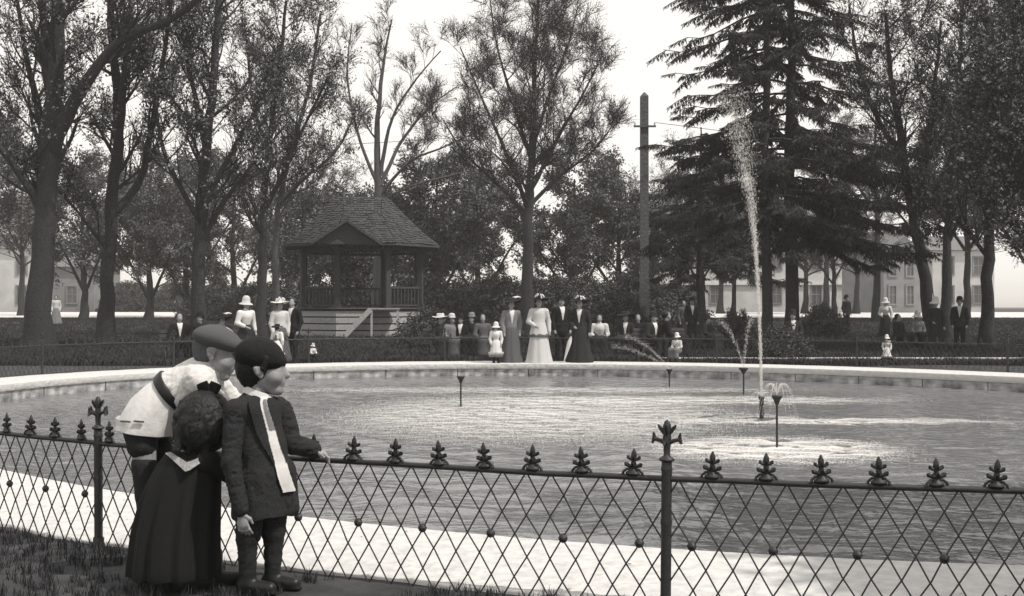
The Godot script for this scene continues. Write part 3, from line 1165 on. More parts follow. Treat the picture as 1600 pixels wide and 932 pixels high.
	tree("maple_tree", "round-crowned tree in fresh pale leaf rising behind strolling women", 826, 60, [
		[[[824, 516, 0, 1], [824, 420, 0], [826, 320, 0], [832, 230, 0], [834, 140, 0], [838, 60, 0], [842, -10, 0]], 0.34, 0.06, 0.33, 22, 2.6],
		[[[826, 330, 0], [790, 240, 0.5], [750, 150, 0.9], [720, 80, 1.1]], 0.13, 0.03, 0.25, 11, 2.0],
		[[[828, 300, 0], [870, 220, 0.5], [910, 150, 0.9], [940, 90, 1.0]], 0.13, 0.03, 0.25, 11, 2.0],
		[[[828, 340, 0], [770, 280, -0.6], [720, 230, -1.2], [690, 180, -1.4]], 0.12, 0.03, 0.25, 10, 2.0],
		[[[828, 320, 0], [880, 270, -0.8], [930, 230, -1.2], [960, 190, -1.4]], 0.12, 0.03, 0.25, 10, 2.0],
		[[[830, 250, 0], [800, 150, -0.6], [775, 60, -0.9], [765, -10, -1.0]], 0.12, 0.03, 0.25, 10, 2.0],
		[[[832, 230, 0], [860, 140, -0.6], [890, 60, -0.9], [905, 0, -1.0]], 0.12, 0.03, 0.25, 10, 2.0]], pale, 0.36, 0.4, 0.9)
	# spruces
	var sp := spruce_spray()
	spruce("spruce with the thinner trunk and long sagging boughs beside jet", 1197, 40, 0.19, 4.4, 18.5, 4.6, sp)
	spruce("spruce with the thicker trunk and dense hanging boughs", 1236, 41.5, 0.25, 4.0, 20.0, 4.6, sp)
	spruce("shorter soft spruce with boughs near the ground beside the pole", 1095, 56, 0.22, 3.0, 9.6, 4.4, sp)
	# right-hand group
	tree("leaning_tree", "leaning dark tree in front of the grey gabled house", 1452, 45, [
		[[[1458, 532, 0, 1], [1450, 450, 0], [1436, 380, 0], [1424, 320, 0], [1410, 230, 0], [1395, 130, 0], [1385, 20, 0]], 0.30, 0.06, 0.35, 18, 2.4],
		[[[1436, 380, 0], [1408, 345, 0.4], [1385, 325, 0.7]], 0.07, 0.03, 0.3, 5, 1.2],
		[[[1428, 335, 0], [1442, 250, 0.4], [1452, 150, 0.6], [1462, 40, 0.7]], 0.16, 0.05, 0.2, 13, 2.3],
		[[[1416, 260, 0], [1372, 170, -0.4], [1348, 90, -0.5], [1335, 0, -0.6]], 0.12, 0.04, 0.2, 10, 2.2]], fine, 0.13)
	tree("upright_tree", "upright dark tree behind the white-hatted woman", 1482, 49, [
		[[[1478, 528, 0, 1], [1480, 420, 0], [1484, 320, 0], [1490, 220, 0], [1500, 110, 0], [1506, 0, 0]], 0.25, 0.06, 0.3, 20, 2.4],
		[[[1482, 380, 0], [1505, 320, 0.4], [1530, 250, 0.6], [1550, 160, 0.7]], 0.1, 0.03, 0.2, 8, 1.9]], fine, 0.13)
	tree("upright_tree", "dark full-leaved tree with upright stem beyond the dark-hatted man", 1546, 41, [
		[[[1542, 540, 0, 1], [1544, 430, 0], [1548, 330, 0], [1556, 220, 0], [1560, 110, 0], [1572, -20, 0]], 0.24, 0.08, 0.25, 24, 2.6],
		[[[1548, 340, 0], [1520, 270, 0.4], [1496, 190, 0.7], [1476, 90, 0.8]], 0.11, 0.04, 0.2, 10, 2.1],
		[[[1550, 300, 0], [1590, 230, -0.5], [1630, 150, -0.7], [1650, 50, -0.7]], 0.12, 0.04, 0.2, 10, 2.1]], fine, 0.18)
	tree("spreading_tree", "dense dark tree whose low boughs hang at the edge of view", 1640, 37, [
		[[[1636, 545, 0, 1], [1640, 430, 0], [1640, 330, 0], [1650, 200, 0], [1655, 80, 0], [1650, -60, 0]], 0.34, 0.1, 0.2, 26, 2.9],
		[[[1640, 360, 0], [1605, 300, 0.4], [1570, 230, 0.8], [1540, 150, 0.9]], 0.13, 0.04, 0.2, 12, 2.2],
		[[[1640, 420, 0], [1610, 400, 0.8], [1580, 400, 1.2]], 0.06, 0.03, 0.2, 8, 1.8]], fine, 0.34)
	# middle-distance slim trees before the pale building
	for e in [[1097, 74.0, 1.0, "slim young tree before the arched doorway of long pale building"], [1147, 79.0, 0.9, "slim young tree beside the tall water jet before pale building"], [1303, 84.0, 1.1, "slim young tree rising behind the round dark shrub"]]:
		var x: float = e[0]
		tree("young_tree", e[3], x, e[1], [
			[[[x, 500, 0, 1], [x + 1, 440, 0], [x - 1, 380, 0], [x + 3, 300, 0]], 0.2 * e[2], 0.04, 0.35, 14, 2.4],
			[[[x, 440, 0], [x + 20, 400, 0.4], [x + 32, 360, 0.6]], 0.08, 0.03, 0.3, 6, 1.6],
			[[[x, 445, 0], [x - 22, 410, -0.4], [x - 34, 375, -0.6]], 0.08, 0.03, 0.3, 6, 1.6]], pale, 0.5, 0.3, 0.9, null, "slim trees before the pale building")
	# leafy mass behind: separate trees along the street
	var row := [
		[-40, 76, 200, 430, thick, "dense street tree at the very edge beyond the thickest trunk"],
		[32, 90, 290, 400, fine, "street tree seen left of thickest trunk before the tall pale house"],
		[130, 78, 250, 462, thick, "dense street tree filling the gap between the two thick trunks"],
		[232, 80, 262, 476, thick, "dense street tree just past the two-stemmed tree"],
		[290, 84, 280, 480, thick, "dense street tree behind the straight upright tree"],
		[365, 82, 265, 480, thick, "dense street tree between upright tree and slender pair"],
		[470, 74, 330, 482, thick, "dense dark tree close behind the bandstand, slender-tree side"],
		[545, 76, 335, 482, thick, "dense dark tree showing through the bandstand's open front"],
		[480, 92, 235, 380, fine, "street tree whose crown shows over the bandstand roof"],
		[625, 71, 330, 482, thick, "dense dark tree behind the bandstand corner nearest the maple"],
		[680, 70, 285, 482, thick, "low dense tree with dark foliage just beside the bandstand"],
		[748, 78, 285, 482, thick, "low dense tree under the spreading maple, bandstand side"],
		[895, 76, 280, 482, thick, "low dense tree between the maple and the wooden pole"],
		[968, 76, 290, 476, thick, "street tree directly behind the wooden pole"],
		[1060, 94, 240, 400, fine, "street tree behind the shorter soft spruce"],
		[1290, 96, 200, 400, fine, "street tree rising above the pale building roof"],
		[1370, 74, 130, 340, fine, "street tree with high crown between spruces and leaning tree"],
		[1125, 98, 330, 430, pale, "pale-leaved street tree before the building between jet and slim tree"],
		[1258, 99, 325, 430, pale, "pale-leaved street tree before the building beyond thicker spruce"],
		[1338, 97, 318, 430, pale, "pale-leaved street tree over the second arched doorway"],
		[1510, 76, 190, 400, thick, "dense street tree behind the upright dark trees"],
		[1610, 70, 150, 430, thick, "dense street tree behind the low-boughed dark tree"]]
	for e in row:
		var x: float = e[0]
		var top: float = e[2]
		var low: float = e[3]
		var dd: float = e[1]
		var mid := lerpf(low, top, 0.45)
		var w := (low - top) * 0.42
		tree("street_tree", e[5], x, dd, [
			[[[x, 503, 0, 1], [x + 2, low, 0], [x - 2, mid, 0], [x + 3, top, 0]], 0.27, 0.05, 0.35, 16, 3.0],
			[[[x, low, 0], [x + w * 0.5, mid + 10, 0.8], [x + w, lerpf(mid, top, 0.5), 1.2]], 0.12, 0.04, 0.15, 8, 2.4],
			[[[x, low - 8, 0], [x - w * 0.5, mid + 14, -0.8], [x - w, lerpf(mid, top, 0.4), -1.2]], 0.12, 0.04, 0.15, 8, 2.4]], e[4], 0.26 if e[4] == thick else 0.2, 0.1, 1.2, null, "trees along the street")
	# the tree beside the camera whose shade lies over the end of the walk
	tree("shade_tree", "tree standing outside the view that shades the near walk", 4960, 3.9, [
		[[[4960, 1186, 0, 1], [4964, -275, 0], [4954, -1493, 0], [4950, -2600, 0]], 0.28, 0.1, 0.42, 150, 1.7]], thick, 0.9, 0.25, 1.1)
	tree("shade_tree", "low-boughed tree outside the view overhanging the pool's near end", 2560, 7.6, [
		[[[2560, 842, 0, 1], [2562, 300, 0], [2550, -200, 0], [2545, -900, 0]], 0.3, 0.1, 0.18, 90, 1.7]], thick, 0.9, 0.1, 1.2)
	# shrubs
	for e in [[1285, 52.0, 1.05, 0.95, "round clipped dark shrub between the spruces and the leaning tree"], [1150, 47.0, 0.75, 0.85, "dark cone-shaped shrub between jet and slim young trees"], [668, 41.0, 1.2, 0.9, "dark mounded shrub beside the bandstand base"], [965, 44.0, 1.3, 1.3, "tall loose dark shrub at the foot of wooden pole"], [1225, 34.5, 0.75, 0.55, "low dark shrub in front of the thicker spruce trunk"]]:
		shrub(e[4], e[0], e[1], e[2], e[3], thick)
	hedge_row(thick)

func hedge_row(spray: Mesh) -> void:
	for e in [[205, 117.0, 3.2, 1.9, "behind the two-stemmed tree across the street"], [268, 117.0, 3.4, 1.8, "across the street behind the dark seated man"],
			[338, 79.0, 2.4, 1.4, "just past the straight upright tree"], [402, 78.0, 2.2, 1.5, "behind the straw-hatted person"],
			[452, 68.0, 2.3, 1.6, "behind the man beside the pale-coated woman"], [520, 70.0, 2.4, 1.3, "seen through the bandstand above the balustrade"],
			[600, 69.0, 2.4, 1.4, "seen past the bandstand's landing frame"], [664, 64.0, 2.2, 1.7, "at the bandstand corner beyond mounded shrub"],
			[722, 65.0, 2.3, 1.6, "behind the crowded bench"], [780, 64.0, 2.2, 1.8, "behind the white-dressed child"],
			[866, 63.0, 2.2, 1.8, "beside the maple trunk behind two women"], [924, 65.0, 2.3, 1.6, "behind the seated woman in pale blouse"],
			[985, 64.0, 2.2, 1.7, "behind the tall loose shrub by the pole"], [1046, 66.0, 2.0, 1.4, "between the pole and the arched doorway"]]:
		shrub("dense dark shrub " + e[4], e[0], e[1], e[2], e[3], spray, "row of shrubs backing the lawn", 130.0, 2.0)

func shrub(label: String, px: float, d: float, w: float, h: float, spray: Mesh, group := "shrubs on the lawn", dense := 260.0, coarse := 1.0) -> void:
	var o := thing("shrub", label, "shrub", at(px, d, rise(d) - 0.03), 0.0, group)
	var g := Geo.new()
	var xs := []
	var ts := []
	for k in 9:
		var a := rnd(0, TAU)
		g.tube(PackedVector3Array([Vector3(cos(a), 0, sin(a)) * 0.05, Vector3(cos(a) * w * 0.3, h * 0.6, sin(a) * w * 0.3), Vector3(cos(a) * w * 0.6, h * 1.2, sin(a) * w * 0.6)]), PackedFloat32Array([0.04, 0.025, 0.01]), 4, false)
	for k in int(dense * w * h):
		var a := rnd(0, TAU)
		var e := asin(rnd(0.0, 1.0))
		var r := pow(rnd(0.15, 1.0), 0.4)
		var p := Vector3(cos(a) * cos(e) * w * r, sin(e) * h * 1.55 * r, sin(a) * cos(e) * w * r)
		var dir := (p + Vector3(0, 0.3, 0)).normalized()
		var side := dir.cross(Vector3(rnd(-1, 1), rnd(-1, 1), rnd(-1, 1))).normalized()
		xs.append(Transform3D(Basis(side, dir, side.cross(dir)).scaled(Vector3.ONE * rnd(0.35, 0.55) * coarse), p * 0.85))
		var v := rnd(0.45, 0.8)
		ts.append(Color(v, v, v))
	part("stem", g.mesh(), M.bark, o)
	copies("foliage", spray, M.leaf, xs, ts, o).set_meta("kind", "stuff")

# ================= the fence =========================================================
func finial_mesh(cheap: bool) -> ArrayMesh:      # small cast cresting: scrolled foot, two tiers of lobes, pointed bud
	var g := Geo.new()
	var sides := 4 if cheap else 8
	g.lathe([Vector2(0.0, 0.0), Vector2(0.035, 0.0), Vector2(0.036, 0.012), Vector2(0.020, 0.024), Vector2(0.011, 0.035), Vector2(0.013, 0.06), Vector2(0.010, 0.075), Vector2(0.015, 0.092), Vector2(0.013, 0.108), Vector2(0.004, 0.128), Vector2(0.0, 0.13)], sides, Transform3D.IDENTITY, 1.0, 0.7)
	if cheap:
		g.bx(Vector3(0, 0.05, 0), Vector3(0.08, 0.02, 0.015))
		g.bx(Vector3(0, 0.085, 0), Vector3(0.06, 0.018, 0.015))
		return g.mesh()
	for e in [[0.048, 0.042, 0.013], [0.082, 0.032, 0.011]]:
		for q in 4:
			var a := TAU * q / 4.0
			var o := Vector3(cos(a), 0, sin(a) * 0.6)
			var y: float = e[0]
			var l: float = e[1]
			var r: float = e[2]
			g.tube(PackedVector3Array([Vector3(0, y - 0.008, 0), o * l * 0.5 + Vector3(0, y - 0.004, 0), o * l * 0.85 + Vector3(0, y + 0.004, 0), o * l + Vector3(0, y + 0.012, 0)]), PackedFloat32Array([r * 0.8, r * 0.7, r, r * 0.35]), 6)
	for s in [-1.0, 1.0]:
		g.tube(PackedVector3Array([Vector3(s * 0.012, 0.03, 0), Vector3(s * 0.03, 0.028, 0), Vector3(s * 0.046, 0.014, 0), Vector3(s * 0.05, 0.0, 0)]), PackedFloat32Array([0.006, 0.007, 0.007, 0.008]), 6)
	return g.mesh()

func post_finial_mesh() -> ArrayMesh:      # fleur: neck, two pairs of curled arms, pointed leaf
	var g := Geo.new()
	g.lathe([Vector2(0.0, -0.005), Vector2(0.036, -0.005), Vector2(0.040, 0.004), Vector2(0.028, 0.014), Vector2(0.016, 0.022), Vector2(0.017, 0.06), Vector2(0.022, 0.09), Vector2(0.016, 0.115), Vector2(0.020, 0.14), Vector2(0.020, 0.165), Vector2(0.012, 0.185), Vector2(0.0, 0.195)], 10)
	for q in 4:
		var a := TAU * q / 4.0
		var o := Vector3(cos(a), 0, sin(a))
		g.tube(PackedVector3Array([Vector3(0, 0.075, 0), o * 0.03 + Vector3(0, 0.092, 0), o * 0.052 + Vector3(0, 0.098, 0), o * 0.062 + Vector3(0, 0.10, 0)]), PackedFloat32Array([0.012, 0.010, 0.010, 0.012]), 7)
		g.tube(PackedVector3Array([o * 0.072 + Vector3(0, 0.078, 0), o * 0.064 + Vector3(0, 0.095, 0), o * 0.062 + Vector3(0, 0.115, 0), o * 0.066 + Vector3(0, 0.132, 0)]), PackedFloat32Array([0.005, 0.010, 0.009, 0.003]), 7)
		g.tube(PackedVector3Array([Vector3(0, 0.115, 0), o * 0.02 + Vector3(0, 0.138, 0), o * 0.036 + Vector3(0, 0.158, 0), o * 0.044 + Vector3(0, 0.170, 0)]), PackedFloat32Array([0.010, 0.011, 0.009, 0.003]), 7)
	return g.mesh()

func fence() -> void:
	var off := 1.40
	var top := 0.625
	var o := thing("lattice_fence", "low dark iron lattice fence with crested rail ringing the pool", "fence")
	# arc-length table round the ring
	var n := 2000
	var arc := PackedFloat32Array([0.0])
	for k in n:
		arc.append(arc[k] + rim(TAU * k / n, off).distance_to(rim(TAU * (k + 1) / n, off)))
	var total := arc[n]
	var where := func(s: float) -> Vector3:
		s = fposmod(s, total)
		var k := arc.bsearch(s) - 1
		k = clampi(k, 0, n - 1)
		var f := (s - arc[k]) / (arc[k + 1] - arc[k])
		return rim(TAU * (k + f) / n, off)
	# the two posts seen: find their places on the near arc
	var seen := []
	for px in [1035.0, 157.0]:
		var best := 1e9
		var bk := 0
		for k in n:
			var p := rim(TAU * k / n, off)
			if p.z > -12.0:
				var e := absf(800.0 + p.x / -p.z * F - px)
				if e < best:
					best = e
					bk = k
		seen.append(arc[bk])
	var bay := absf(seen[0] - seen[1])
	var bays := int(round(total / bay))
	var start: float = seen[0]      # s grows towards one side
	var sign_ := 1.0 if seen[1] > seen[0] else -1.0
	print("fence bay ", bay, " total ", total, " bays ", bays, " ", where.call(seen[0]), where.call(seen[1]))
	var pitch := bay / 28.0
	var finial := finial_mesh(false)
	var rosette := Geo.new()
	rosette.lathe([Vector2(0, 0.019), Vector2(0.014, 0.016), Vector2(0.024, 0.004), Vector2(0.024, -0.004), Vector2(0.014, -0.016), Vector2(0, -0.019)], 8, Transform3D(Basis(Vector3.RIGHT, PI / 2.0), Vector3.ZERO))
	var rosette_mesh := rosette.mesh()
	var pg := Geo.new()
	pg.lathe([Vector2(0.034, 0.0), Vector2(0.034, 0.05), Vector2(0.026, 0.06), Vector2(0.026, 0.40), Vector2(0.029, 0.405), Vector2(0.029, 0.425), Vector2(0.026, 0.43), Vector2(0.026, 0.66), Vector2(0.029, 0.665), Vector2(0.029, 0.675), Vector2(0.026, 0.68), Vector2(0.025, 0.715), Vector2(0.0, 0.715)], 10)
	var post_mesh := pg.mesh()
	var fleur := post_finial_mesh()
	var far := Geo.new()
	var far_finial := []
	for b in bays:
		var s0 := start + sign_ * bay * b
		var s1 := s0 + sign_ * bay
		if b == bays - 1:
			s1 = start + sign_ * total
		var near := b <= 1 or b == bays - 1
		var p0: Vector3 = where.call(s0)
		var p9: Vector3 = where.call(s0 + sign_ * 0.1)
		var yaw := -atan2(p9.z - p0.z, p9.x - p0.x)
		p0.y = 0.0
		var post := part("post", post_mesh, M.iron, o, Transform3D(Basis(Vector3.UP, yaw) * Basis(Vector3.BACK, rnd(-0.012, 0.012)), p0))
		part("post_finial", fleur, M.iron, post, Transform3D(Basis.IDENTITY, Vector3(0, 0.715, 0)))
		for e in [[top, 0.015]]:
			var rg := Geo.new()
			var pts := PackedVector3Array()
			var rad := PackedFloat32Array()
			for k in 13:
				var q: Vector3 = where.call(lerpf(s0, s1, k / 12.0))
				q.y = e[0] + rnd(-0.003, 0.003)
				pts.append(q)
				rad.append(e[1])
			rg.tube(pts, rad, 8)
			part("rail" if e[1] > 0.01 else "bottom_rail", rg.mesh(), M.iron, o)
		var cnt := int(round(absf(s1 - s0) / pitch))
		var step := (s1 - s0) / cnt
		var h0 := -0.01
		var rows := 3.0
		for k in range(0, cnt):
			for dirn in [1.0, -1.0]:
				var a := s0 + step * (k + 0.5)
				var pts := PackedVector3Array()
				var rad := PackedFloat32Array()
				var m := 7 if near else 4
				for q in m:
					var f := q / float(m - 1)
					var w: Vector3 = where.call(a + dirn * step * rows * f + (step * rnd(-0.055, 0.055) if near and q > 0 and q < m - 1 else 0.0))
					w.y = lerpf(h0, top, f)
					var inward := Vector3(2.16 - w.x, 0, -18.73 - w.z).normalized()
					w += inward * 0.0035 * dirn
					pts.append(w)
					rad.append(0.0043 if near else 0.0045)
				if near:
					var wg := Geo.new()
					wg.tube(pts, rad, 5)
					part("wire", wg.mesh(), M.iron, o)
				else:
					far.tube(pts, rad, 3)
			# crossings at half height carry a rosette, every third
			if near and k % 3 == 1:
				var w: Vector3 = where.call(s0 + step * k)
				w.y = lerpf(h0, top, 0.5)
				part("rosette", rosette_mesh, M.iron, o, Transform3D(Basis(Vector3.UP, yaw), w))
			if k % 2 == 1:
				var w: Vector3 = where.call(s0 + step * (k + 0.25))
				w.y = top + 0.010
				var w2: Vector3 = where.call(s0 + step * (k + 1.0))
				var x := Transform3D(Basis(Vector3.UP, -atan2(w2.z - w.z, w2.x - w.x)) * Basis(Vector3.BACK, rnd(-0.08, 0.08)) * Basis(Vector3.UP, rnd(-0.25, 0.25)), w)
				if near:
					part("finial", finial, M.iron, o, x)
				else:
					far_finial.append(x)
	var lat := part("far_lattice", far.mesh(), M.iron, o)
	lat.set_meta("kind", "stuff")
	copies("far_finials", finial_mesh(true), M.iron, far_finial, [], o).set_meta("kind", "stuff")

# ================= people ============================================================
func head_bones(c: Vector3, fw: Vector3, up: Vector3, s: float) -> Array:
	fw = fw.normalized()
	var rt := fw.cross(up).normalized()
	up = rt.cross(fw).normalized()
	var P := func(f: float, u: float, r := 0.0) -> Vector3: return c + (fw * f + up * u + rt * r) * s
	var out := [
		ball(P.call(-0.014, 0.034), 0.094 * s, rt, 0.84),
		ball(P.call(0.028, -0.02), 0.072 * s, rt, 0.86),
		bone(P.call(0.005, -0.055), P.call(0.055, -0.09), 0.052 * s, 0.03 * s),
		bone(P.call(0.077, 0.020, -0.028), P.call(0.077, 0.020, 0.028), 0.014 * s, 0.014 * s),
		bone(P.call(0.086, 0.004), P.call(0.108, -0.028), 0.009 * s, 0.014 * s),
		bone(P.call(0.088, -0.053, -0.014), P.call(0.088, -0.053, 0.014), 0.010 * s, 0.010 * s),
		bone(P.call(0.083, -0.068, -0.011), P.call(0.083, -0.068, 0.011), 0.011 * s, 0.011 * s),
		ball(P.call(0.072, -0.096), 0.022 * s)]
	for q in [-1.0, 1.0]:
		out.append(ball(P.call(0.052, -0.035, 0.034 * q), 0.034 * s))
		out.append(bone(P.call(-0.012, 0.008, 0.080 * q), P.call(-0.004, -0.03, 0.074 * q), 0.019 * s, 0.012 * s, rt, 0.5))
		out.append(bone(P.call(-0.028, 0.004, 0.086 * q), P.call(-0.02, -0.018, 0.084 * q), 0.010 * s, 0.008 * s))
		out.append(ball(P.call(0.066, -0.004, 0.031 * q), 0.015 * s))
	return out

func hand_bones(w: Vector3, dir: Vector3, palm: Vector3, thumb_side: Vector3, s: float, curl: float) -> Array:
	dir = dir.normalized()
	palm = (palm - dir * palm.dot(dir)).normalized()
	var side := (thumb_side - dir * thumb_side.dot(dir)).normalized()
	var out := [bone(w, w + dir * 0.075 * s, 0.026 * s, 0.034 * s, palm, 0.5)]
	var lens := [0.072, 0.080, 0.074, 0.058]
	for k in 4:
		var root := w + dir * 0.08 * s + side * (0.030 - 0.020 * k) * s
		var l: float = lens[k] * s
		var d1 := (dir + palm * curl * 0.6 + side * (0.08 - 0.06 * k)).normalized()
		var d2 := (dir * (1.0 - curl * 0.4) + palm * curl * 1.5).normalized()
		var m := root + d1 * l * 0.5
		out.append(bone(root - dir * 0.02 * s, m, 0.0095 * s, 0.009 * s))
		out.append(bone(m, m + d2 * l * 0.5, 0.009 * s, 0.0075 * s))
	var tr := w + dir * 0.025 * s + side * 0.026 * s
	var tm := tr + (dir * 0.7 + side * 0.7 + palm * 0.25).normalized() * 0.036 * s
	out.append(bone(tr, tm, 0.013 * s, 0.011 * s))
	out.append(bone(tm, tm + (dir * 0.95 + side * 0.2 + palm * 0.35).normalized() * 0.032 * s, 0.010 * s, 0.008 * s))
	return out

func loft(rings_spec: Array, sides: int, fold: float, folds: int, seed_ := 0) -> ArrayMesh:
	# rings: [centre, half width, half depth, right axis, deep axis, fold share]
	var g := Geo.new()
	var rings := []
	for e in rings_spec:
		var ring := []
		for s in sides:
			var a := TAU * s / sides
			var k: float = 1.0 + fold * e[5] * (sin(a * folds + seed_) + 0.6 * sin(a * (folds * 2 - 3) + seed_ * 2.0 + 1.0))
			ring.append(e[0] + e[3] * (cos(a) * e[1] * k) + e[4] * (sin(a) * e[2] * k))
		rings.append(ring)
	g.skin(rings)
	return g.mesh()

func children_at_fence() -> void:
	standing_boy()
	leaning_boy()
	small_girl()

func standing_boy() -> void:
	var d := 6.2
	var o := thing("person", "boy standing in dark suit and cap, white shirt front showing, hand on fence", "person", at(408, d, 0.0), 0.0, "children at the fence")
	var hc := Vector3(0.012, 1.135, 0.0)
	var fw := Vector3(0.985, -0.03, -0.10)
	var g := Geo.new()
	flesh(g, head_bones(hc, fw, Vector3.UP, 1.12), 0.0045, 0.016)
	var rh := Vector3(-0.062, 0.435, 0.185)
	var lh := Vector3(0.235, 0.705, -0.16)
	flesh(g, [bone(Vector3(-0.03, 0.95, 0), Vector3(-0.015, 1.07, 0), 0.055, 0.05), bone(Vector3(-0.02, 0.9, 0), Vector3(0.0, 0.55, 0), 0.10, 0.10, Vector3(0.85, 0, 0.53), 0.75),
		bone(Vector3(-0.11, 0.90, 0.11), Vector3(-0.115, 0.67, 0.165), 0.038, 0.034), bone(Vector3(-0.115, 0.67, 0.165), rh, 0.034, 0.024),
		bone(Vector3(0.07, 0.9, -0.11), Vector3(0.13, 0.74, -0.09), 0.038, 0.034), bone(Vector3(0.13, 0.74, -0.09), lh, 0.034, 0.024),
		bone(Vector3(-0.05, 0.55, 0.06), Vector3(-0.05, 0.32, 0.06), 0.06, 0.045), bone(Vector3(-0.05, 0.32, 0.06), Vector3(-0.055, 0.07, 0.05), 0.045, 0.03),
		bone(Vector3(0.05, 0.55, -0.05), Vector3(0.05, 0.32, -0.05), 0.06, 0.045), bone(Vector3(0.05, 0.32, -0.05), Vector3(0.045, 0.07, -0.05), 0.045, 0.03)], 0.012, 0.02)
	flesh(g, hand_bones(rh, Vector3(0.18, -1, 0.05), Vector3(0.4, 0, -1), Vector3(0.9, 0, 0.3), 0.80, 0.5), 0.0035, 0.008)
	flesh(g, hand_bones(lh, Vector3(0.85, -0.35, -0.3), Vector3(0, -1, 0), Vector3(0.3, 0, 1), 0.80, 0.8), 0.0035, 0.008)
	var body := part("body", g.mesh(), M.skin, o)
	eyes(body, hc, fw, 1.12)
	# hair and cap
	part("hair", cloth([ball(hc + Vector3(-0.034, 0.026, 0), 0.108, Vector3.BACK, 0.88), ball(hc + Vector3(-0.058, -0.015, 0), 0.078, Vector3.BACK, 0.92),
		bone(hc + Vector3(-0.064, -0.06, 0.02), hc + Vector3(-0.055, -0.085, -0.02), 0.04, 0.04), bone(hc + Vector3(0.028, 0.055, 0.088), hc + Vector3(0.016, 0.0, 0.094), 0.022, 0.010)], 0.006, 0.02, 0.004, Vector3(30, 55, 30), 4), M.hair, o)
	var tilt := Vector3(0.34, 0.94, 0.0)
	var cap := part("cap", cloth([ball(hc + Vector3(-0.012, 0.070, 0), 0.114, tilt, 0.78), ball(hc + Vector3(-0.045, 0.055, 0), 0.104, tilt, 0.74), bone(hc + Vector3(-0.035, 0.072, 0), hc + Vector3(0.030, 0.054, 0), 0.094, 0.086, tilt, 0.62)], 0.007, 0.03, 0.003, Vector3(14, 14, 14), 9), M.black_cloth, o)
	var v := Geo.new()
	visor(v, hc + Vector3(0.074, 0.056, 0), Vector3(0.93, -0.36, -0.1), 0.072, 0.038)
	part("visor", v.mesh(), M.black_cloth, cap)
	# collar and tie
	var fd := Vector3(0.85, 0, 0.53)
	g = Geo.new()
	var ring := []
	for e in [[0.0, 0.072, 0.066], [0.028, 0.064, 0.060], [0.030, 0.058, 0.054], [-0.005, 0.058, 0.054]]:
		var r := []
		for s in 20:
			var a := TAU * s / 20.0
			r.append(Vector3(-0.016 + cos(a) * (e[1] + 0.006), 0.996 + e[0] * 1.2 - cos(a) * 0.026, sin(a) * (e[2] + 0.006)))
		ring.append(r)
	g.skin(ring)
	part("collar", g.mesh(), M.white_cloth, o)
	# jacket: body, skirts, sleeves
	var torso := [
		bone(Vector3(-0.105, 0.925, 0.105), Vector3(0.06, 0.925, -0.11), 0.062, 0.060),
		bone(Vector3(-0.03, 0.90, 0.0), Vector3(-0.005, 0.72, 0.0), 0.125, 0.128, fd, 0.80),
		bone(Vector3(-0.005, 0.72, 0.0), Vector3(0.0, 0.58, 0.0), 0.128, 0.142, fd, 0.85),
		bone(Vector3(-0.015, 0.58, 0.02), Vector3(-0.01, 0.40, 0.03), 0.122, 0.128),
		bone(Vector3(0.08, 0.60, -0.05), Vector3(0.105, 0.42, -0.05), 0.085, 0.078)]
	var sleeves := [
		bone(Vector3(-0.108, 0.915, 0.11), Vector3(-0.115, 0.68, 0.165), 0.052, 0.043), bone(Vector3(-0.115, 0.68, 0.165), rh + Vector3(0, 0.015, 0), 0.043, 0.036),
		bone(Vector3(0.08, 0.91, -0.11), Vector3(0.14, 0.745, -0.095), 0.058, 0.052), bone(Vector3(0.14, 0.745, -0.095), lh, 0.052, 0.042)]
	var jk := part("jacket", cloth(torso, 0.009, 0.028, 0.006, Vector3(9, 4.5, 9), 12, 0.385), M.dark_cloth, o)
	part("sleeve", cloth([sleeves[0], sleeves[1]], 0.008, 0.02, 0.007, Vector3(9, 12, 9), 14), M.dark_cloth, jk)
	part("sleeve", cloth([sleeves[2], sleeves[3]], 0.008, 0.02, 0.007, Vector3(9, 12, 9), 15), M.dark_cloth, jk)
	# shirt front between the open edges, and the two lapels beside it
	var mid := func(y: float) -> float: return lerpf(0.150, 0.030, clampf((y - 0.52) / 0.45, 0.0, 1.0))
	var half := func(y: float) -> float: return lerpf(0.026, 0.017, clampf((y - 0.52) / 0.45, 0.0, 1.0))
	part("shirt", shell(torso, 0.018, 0.006, 0.028, func(p: Vector3) -> bool: return p.z > 0.0 and p.y > 0.515 and p.y < 1.0 and absf(p.x - mid.call(p.y)) < half.call(p.y)), M.white_cloth, o)
	part("necktie", shell(torso, 0.021, 0.006, 0.028, func(p: Vector3) -> bool: return p.z > 0.0 and p.y > 0.83 and p.y < 0.985 and absf(p.x - mid.call(p.y) - 0.004) < 0.007 + 0.05 * (0.985 - p.y) * 0.6), M.grey_cloth, o)
	part("lapel", shell(torso, 0.022, 0.007, 0.028, func(p: Vector3) -> bool:
		var u: float = mid.call(p.y) - half.call(p.y) - p.x
		return p.z > 0.0 and p.y > 0.66 and p.y < 0.99 and u > -0.002 and u < 0.048 * minf(1.0, (p.y - 0.66) / 0.16)), M.dark_cloth, jk)
	part("lapel", shell(torso, 0.022, 0.007, 0.028, func(p: Vector3) -> bool:
		var u: float = p.x - mid.call(p.y) - half.call(p.y)
		return p.z > -0.02 and p.y > 0.66 and p.y < 0.99 and u > -0.002 and u < 0.045 * minf(1.0, (p.y - 0.66) / 0.16)), M.dark_cloth, jk)
